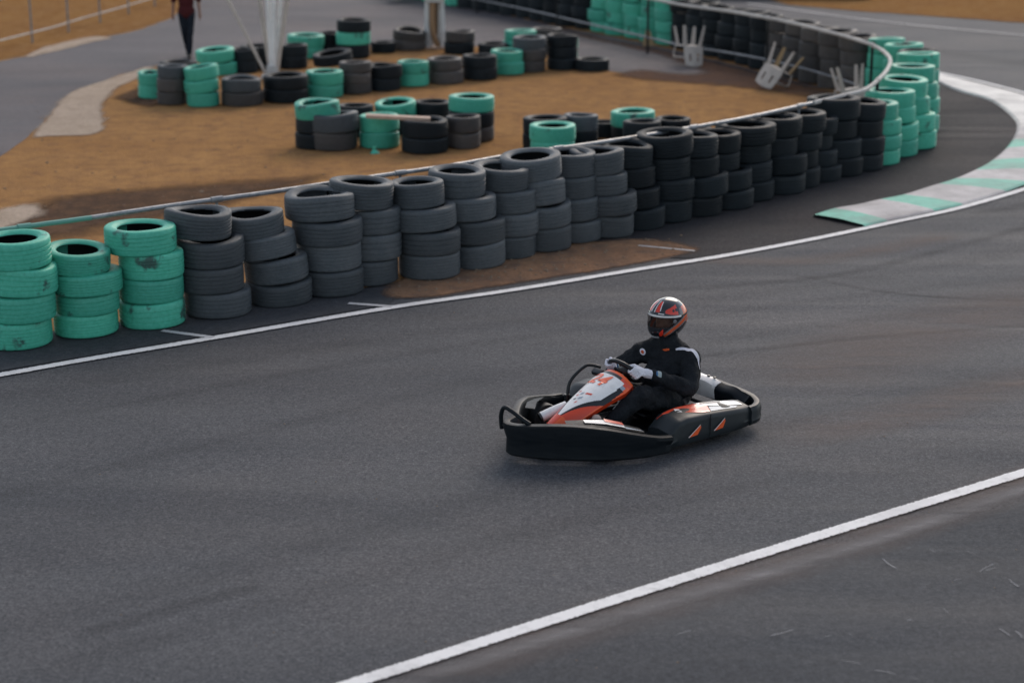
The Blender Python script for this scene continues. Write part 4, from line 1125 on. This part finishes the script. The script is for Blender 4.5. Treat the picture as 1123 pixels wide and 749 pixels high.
def body_ribbon(name, pts, w_, m, off=.005):
    P = smooth_path(pts, 6); bm = bmesh.new(); prev = None; n = len(P)
    for i, p in enumerate(P):
        t = (P[min(i + 1, n - 1)] - P[max(i - 1, 0)]).normalized(); q, nn = bvh.find_nearest(p)[:2]; b = t.cross(nn).normalized()
        ww = w_ * (.35 + .65 * math.sin(math.pi * (i + .6) / (n + .2)))
        cur = [bm.verts.new(on_body(q + b * ww * k / 2, off)) for k in (-1, 0, 1)]
        if prev:
            for k in (0, 1): bm.faces.new((prev[k], prev[k + 1], cur[k + 1], cur[k]))
        prev = cur
    return obj(name, bm, m, driver)
body_ribbon('shoulder_stripe', [(-.50, .12, .60), (-.54, .19, .61), (-.58, .24, .59), (-.60, .285, .53), (-.59, .30, .47)], .034, M['glove'])
0 and body_ribbon('shoulder_stripe', [(-.40, -.12, .60), (-.40, -.19, .61), (-.40, -.24, .58), (-.38, -.28, .53)], .03, M['glove'])
body_ribbon('collar_badge', [(-.43, .045, .585), (-.44, .07, .59), (-.46, .09, .60)], .020, M['horange'])
def body_disc(name, c, r_, m, off, drop=0.0):
    q, nn = bvh.find_nearest(Vector(c))[:2]; a = nn.orthogonal().normalized(); b = nn.cross(a)
    bm = bmesh.new(); c0 = bm.verts.new(on_body(q, off)); ring = [bm.verts.new(on_body(q + (a * math.cos(t) + b * math.sin(t)) * r_, off)) for t in (2 * math.pi * k / 16 for k in range(16))]
    for k in range(16): bm.faces.new((c0, ring[k], ring[(k + 1) % 16]))
    return obj(name, bm, m, driver)
bd = body_disc('chest_badge', (-.33, -.10, .545), .027, M['glove'], .004); b2 = body_disc('badge_centre', (-.33, -.10, .545), .014, M['horange'], .007)
b2.parent = bd
# gloves
def glove(w_, a, side):
    wv = Vector(w_); c = rim(a); out = (c - SWC).normalized(); tan = Vector((0, 0, 0)) + (rim(a + .05) - rim(a - .05)).normalized()
    if tan.z < 0: tan = -tan
    bm = bmesh.new(); kn = c + out * .018 - NF * .012
    capsule(bm, wv, wv.lerp(kn, .5), .030, .036, 12); 
    for k in range(4):
        o_ = tan * ((k - 1.5) * .021); L = (.9, 1.0, .97, .8)[3 - k]
        capsule(bm, wv.lerp(kn, .4) + o_ * .5 - NF * .006, c + out * .034 + o_ - NF * .006, .020, .0135, 10)
        pth = []
        for q in range(6):
            t = R(10 + 50 * q * L); pth.append(c + o_ + out * .030 * math.cos(t) + NF * .030 * math.sin(t))
        rr = [.0125, .012, .0115, .011, .0105, .010]
        for q in range(5): capsule(bm, pth[q], pth[q + 1], rr[q], rr[q + 1], 8)
    th = [wv.lerp(kn, .45) + tan * .028, c - NF * .028 + tan * .040 + out * .01, c - NF * .012 + tan * .052 - out * .020]
    capsule(bm, th[0], th[1], .017, .014, 10); capsule(bm, th[1], th[2], .014, .011, 10)
    gl = fused('glove', bm, M['glove'], driver, .0035, 3)
    ax = (wv - kn).normalized(); q = ax.to_track_quat('Z', 'Y').to_matrix().to_4x4()
    bm = bmesh.new(); lathe(bm, [(.033, -.004), (.0385, 0), (.041, .018), (.0415, .034), (.036, .036), (.034, .01)], 20, Matrix.Translation(wv) @ q); obj('cuff', bm, M['glove_cuff'], gl)
    bm = bmesh.new(); lathe(bm, [(.034, -.012), (.0395, -.011), (.0405, .003), (.036, .004)], 20, Matrix.Translation(wv) @ q); obj('wrist_strap', bm, M['glove_blue'], gl)
glove(wL, R(22), 1); glove(wR, R(168), -1)
for a_, s_ in ((aL, 1), (aR, -1)):
    bm = bmesh.new(); p = Vector(a_); capsule(bm, p + Vector((.0, 0, .0)), p + Vector((.03, 0, -.035)), .046, .040); capsule(bm, p + Vector((.03, 0, -.035)), p + Vector((.115, s_ * .01, .085)), .038, .033); blob(bm, p + Vector((.11, s_ * .01, .08)), (.035, .042, .04))
    fused('shoe', bm, M['shoe'], driver, .006, 4)
# head and helmet
HC = Vector((-.515, 0, .822))
bm = bmesh.new(); blob(bm, HC + Vector((-.005, 0, .0)), (.098, .078, .115)); blob(bm, HC + Vector((.05, 0, -.05)), (.045, .05, .05)); blob(bm, HC + Vector((.098, 0, -.012)), (.016, .014, .022)); blob(bm, HC + Vector((.07, 0, .035)), (.035, .055, .014))
face = fused('head', bm, M['skin'], driver, .006, 3)
for s_ in (1, -1):
    bm = bmesh.new(); blob(bm, HC + Vector((.088, s_ * .032, .012)), (.010, .015, .008)); obj('eye', bm, M['hair'], face)
bm = bmesh.new(); blob(bm, HC + Vector((.090, 0, -.060)), (.010, .024, .006)); obj('mouth', bm, M['kred'] if False else M['skin'], face)
def hel(az, el, off=0.0):
    ca, ce, se = math.cos(az), math.cos(el), math.sin(el)
    d = Vector((ca * ce, math.sin(az) * ce, se))
    a_, b_, c_ = .164, .132, .152
    f = 1 / math.sqrt((d.x / a_) ** 2 + (d.y / b_) ** 2 + (d.z / c_) ** 2)
    e = math.degrees(el); fr = max(0, ca) ** 2
    f *= 1 + .17 * fr * math.exp(-((e + 38) / 20) ** 2) - .05 * fr * math.exp(-((e + 4) / 14) ** 2) + .03 * max(0, -ca) * math.exp(-((e - 5) / 25) ** 2) + .015 * math.exp(-((e - 17) / 4) ** 2) * max(0, ca)
    p = d * (f + off)
    if p.z < -.142: p = Vector((p.x, p.y, -.142 + (p.z + .142) * .15))
    return HC + p
def zone(az, el):
    a = abs(az)
    if a < 66 and -17 < el < 12: return 3
    if 12 <= el < 17.5 and a < 100: return 2
    if el >= 17.5:
        if 20 < a < 38 and 20.5 < el < 23.5: return 2
        if 8 + (el - 24) * .1 < a < 22 and 26 < el < 62: return 1
        if 4 < a <= 8 and 24 < el < 64 or 22 <= a < 26 and 30 < el < 62: return 2
        t = (a - 40) / 48
        if 0 < t < 1 and abs(el - (30 + 7 * t)) < 3 + 14 * t ** .7:
            if (a - 70) ** 2 + ((el - 34) * 1.2) ** 2 < 26: return 0
            if t > .78 and abs(el - 36) < 5: return 0
            return 1
        if a > 112 and el < 42: return 4
        if a > 98 and el < 48: return 3 if el > 40 else 5
        return 0
    m_ = -46 + (a - 38) * .62
    if a > 36 and el < 12:
        if abs(el - m_) < 7: return 4
        if abs(el - m_) < 13: return 5
        if a > 118: return 4 if el > -8 else 0
        return 0
    if 24 < a <= 46 and -42 < el < -17 and abs((el + 30) - (a - 34) * .9) < 8: return 1
    return 0
bm = bmesh.new(); NA, NE = 240, 130; e0 = -62.0
g = [[bm.verts.new(hel(R(-180 + 360 * i / NA), R(e0 + (90 - e0) * j / NE))) for j in range(NE + 1)] for i in range(NA)]
for i in range(NA):
    for j in range(NE):
        az, el = -180 + 360 * (i + .5) / NA, e0 + (90 - e0) * (j + .5) / NE; z_ = zone(az, el)
        if z_ == 3 and abs(az) < 64 and -16 < el < 11: continue
        q = (g[i][j], g[(i + 1) % NA][j], g[(i + 1) % NA][j + 1], g[i][j + 1])
        f = bm.faces.new(q); f.material_index = {0: 0, 1: 1, 2: 2, 3: 0, 4: 3, 5: 4}[z_]
bmesh.ops.remove_doubles(bm, verts=bm.verts, dist=1e-5)
helmet = obj('helmet', bm, [M['hblack'], M['hred'], M['hwhite'], M['horange'], M['hgrey']], driver, angle=70)
bm = bmesh.new(); g = [[bm.verts.new(hel(R(-68 + 136 * i / 30), R(-17 + 30 * j / 12), .003)) for j in range(13)] for i in range(31)]
for i in range(30):
    for j in range(12): bm.faces.new((g[i][j], g[i + 1][j], g[i + 1][j + 1], g[i][j + 1]))
vis = obj('visor', bm, M['visor'], helmet)
vb = M['visor'].node_tree.nodes['Principled BSDF']; vb.inputs['Alpha'].default_value = .5
bm = bmesh.new(); tube(bm, [hel(R(a_), R(-45), .004) for a_ in range(-20, 21, 4)], .008, 8); obj('chin_vent', bm, M['hgrey'], helmet)
for s_ in (1, -1):
    bm = bmesh.new(); c = hel(R(s_ * 72), R(0), .0); d = (c - HC).normalized(); lathe(bm, [(.001, 0), (.016, 0), (.014, .006), (.001, .008)], 16, Matrix.Translation(c) @ d.to_track_quat('Z', 'Y').to_matrix().to_4x4(), closed=False); obj('visor_pivot', bm, M['hgrey'], helmet)

# ------------------------------------------------------------------ person walking on the lane, top left (local: faces -y)
x, y = G(207, 64.5); walker = None
def person_walk():
    J = dict(hip=(0, 0, .93), lk=(.060, -.10, .51), la=(.022, -.06, .09), rk=(-.060, .02, .50), ra=(-.015, .22, .12), ls=(.185, 0, 1.42), rs=(-.185, 0, 1.42),
             le=(.245, .05, 1.14), re=(-.245, .02, 1.14), lw=(.262, -.04, .885), rw=(-.268, -.06, .885))
    bm = bmesh.new()
    blob(bm, (0, 0, .95), (.155, .11, .13)); blob(bm, (0, 0, 1.12), (.135, .095, .16)); blob(bm, (0, .0, 1.30), (.165, .11, .17)); capsule(bm, J['ls'], J['rs'], .055, .055)
    capsule(bm, (0, .0, 1.42), (0, -.02, 1.56), .055, .052); blob(bm, (0, -.02, 1.645), (.077, .095, .115)); blob(bm, (0, -.118, 1.635), (.014, .02, .022))
    for s_, k in ((1, 'l'), (-1, 'r')):
        capsule(bm, J[k + 's'], J[k + 'e'], .048, .038); capsule(bm, J[k + 'e'], J[k + 'w'], .036, .026)
        w_ = Vector(J[k + 'w']); capsule(bm, w_, w_ + Vector((0, -.01, -.07)), .028, .032)
        for q in range(4): capsule(bm, w_ + Vector((0, -.03 + .02 * q, -.07)), w_ + Vector((s_ * -.008, -.035 + .02 * q, -.155 + .01 * abs(q - 1))), .0105, .009, 8)
        capsule(bm, w_ + Vector((0, -.03, -.03)), w_ + Vector((-s_ * .012, -.055, -.09)), .012, .010, 8)
        capsule(bm, (s_ * .085, 0, .90), J[k + 'k'], .075, .05); capsule(bm, J[k + 'k'], J[k + 'a'], .048, .034); a_ = Vector(J[k + 'a']); capsule(bm, a_ + Vector((0, .02, -.03)), a_ + Vector((0, -.12, -.05)), .035, .03)
        blob(bm, (s_ * .078, -.01, 1.64), (.012, .02, .03))
    b = fused('person', bm, M['skin'], None, .010, 3)
    bm = bmesh.new(); blob(bm, (0, 0, .93), (.172, .125, .17)); blob(bm, (0, 0, 1.12), (.158, .115, .18)); blob(bm, (0, 0, 1.30), (.182, .125, .17)); capsule(bm, J['ls'], J['rs'], .066, .066)
    for k in 'lr': capsule(bm, J[k + 's'], Vector(J[k + 's']).lerp(Vector(J[k + 'e']), 1.0), .066, .056)
    fused('shirt', bm, M['maroon'], b, .012, 3, .006)
    bm = bmesh.new(); blob(bm, (0, 0, .91), (.165, .12, .12))
    for s_, k in ((1, 'l'), (-1, 'r')): capsule(bm, (s_ * .085, 0, .88), J[k + 'k'], .090, .066); capsule(bm, J[k + 'k'], J[k + 'a'], .064, .050)
    fused('trousers', bm, M['jeans'], b, .012, 3, .006)
    for k in 'lr':
        bm = bmesh.new(); a_ = Vector(J[k + 'a']); capsule(bm, a_ + Vector((0, .03, -.035)), a_ + Vector((0, -.14, -.05)), .045, .038); fused('shoe', bm, M['hair'], b, .009, 3)
    bm = bmesh.new(); blob(bm, (0, .012, 1.675), (.088, .098, .105)); h = fused('hair', bm, M['hair'], b, .009, 2)
    return b
walker = person_walk(); walker.location = (x, y, .013); walker.rotation_euler = (0, 0, R(8)); walker.scale = (.93, .93, .93)
tag(walker, 'person in maroon shirt and dark trousers walking on the infield lane', 'person')


# ------------------------------------------------------------------ camera, sky, sun
cam = bpy.data.cameras.new('camera'); co_ = bpy.data.objects.new('camera', cam); COL.objects.link(co_)
co_.location = (0, 0, H); co_.rotation_euler = (R(90) - TH, 0, 0)
cam.sensor_width = 36; cam.lens = 36 * F / 1123; cam.clip_end = 4000; cam.clip_start = .1
cam.dof.use_dof = True; cam.dof.focus_distance = 13.9; cam.dof.aperture_fstop = 1.25
S.camera = co_
w = bpy.data.worlds.new('World'); S.world = w; w.use_nodes = True
nt = w.node_tree; sky = nt.nodes.new('ShaderNodeTexSky'); sky.sky_type = 'NISHITA'; sky.sun_disc = False
SUN_EL, SUN_AZ = R(36), R(20)          # azimuth from +Y towards +X
sky.sun_elevation = SUN_EL; sky.sun_rotation = SUN_AZ; sky.dust_density = 1.0; sky.air_density = 1.0
bg = nt.nodes['Background']; hs = nt.nodes.new('ShaderNodeHueSaturation'); hs.inputs['Saturation'].default_value = .52; nt.links.new(sky.outputs[0], hs.inputs['Color']); nt.links.new(hs.outputs[0], bg.inputs[0]); bg.inputs[1].default_value = .15
sl = bpy.data.lights.new('sun', 'SUN'); sl.energy = 1.15; sl.angle = R(32); sl.color = (1, .84, .70)
so = bpy.data.objects.new('sun', sl); COL.objects.link(so)
dv = Vector((math.sin(SUN_AZ) * math.cos(SUN_EL), math.cos(SUN_AZ) * math.cos(SUN_EL), math.sin(SUN_EL)))
so.rotation_euler = dv.to_track_quat('Z', 'Y').to_euler()
S.view_settings.view_transform = 'Standard'; S.view_settings.look = 'None'; S.view_settings.gamma = 1; S.view_settings.exposure = .42
S.cycles.use_denoising = True; S.cycles.max_bounces = 5; S.cycles.transparent_max_bounces = 16
S.render.film_transparent = False
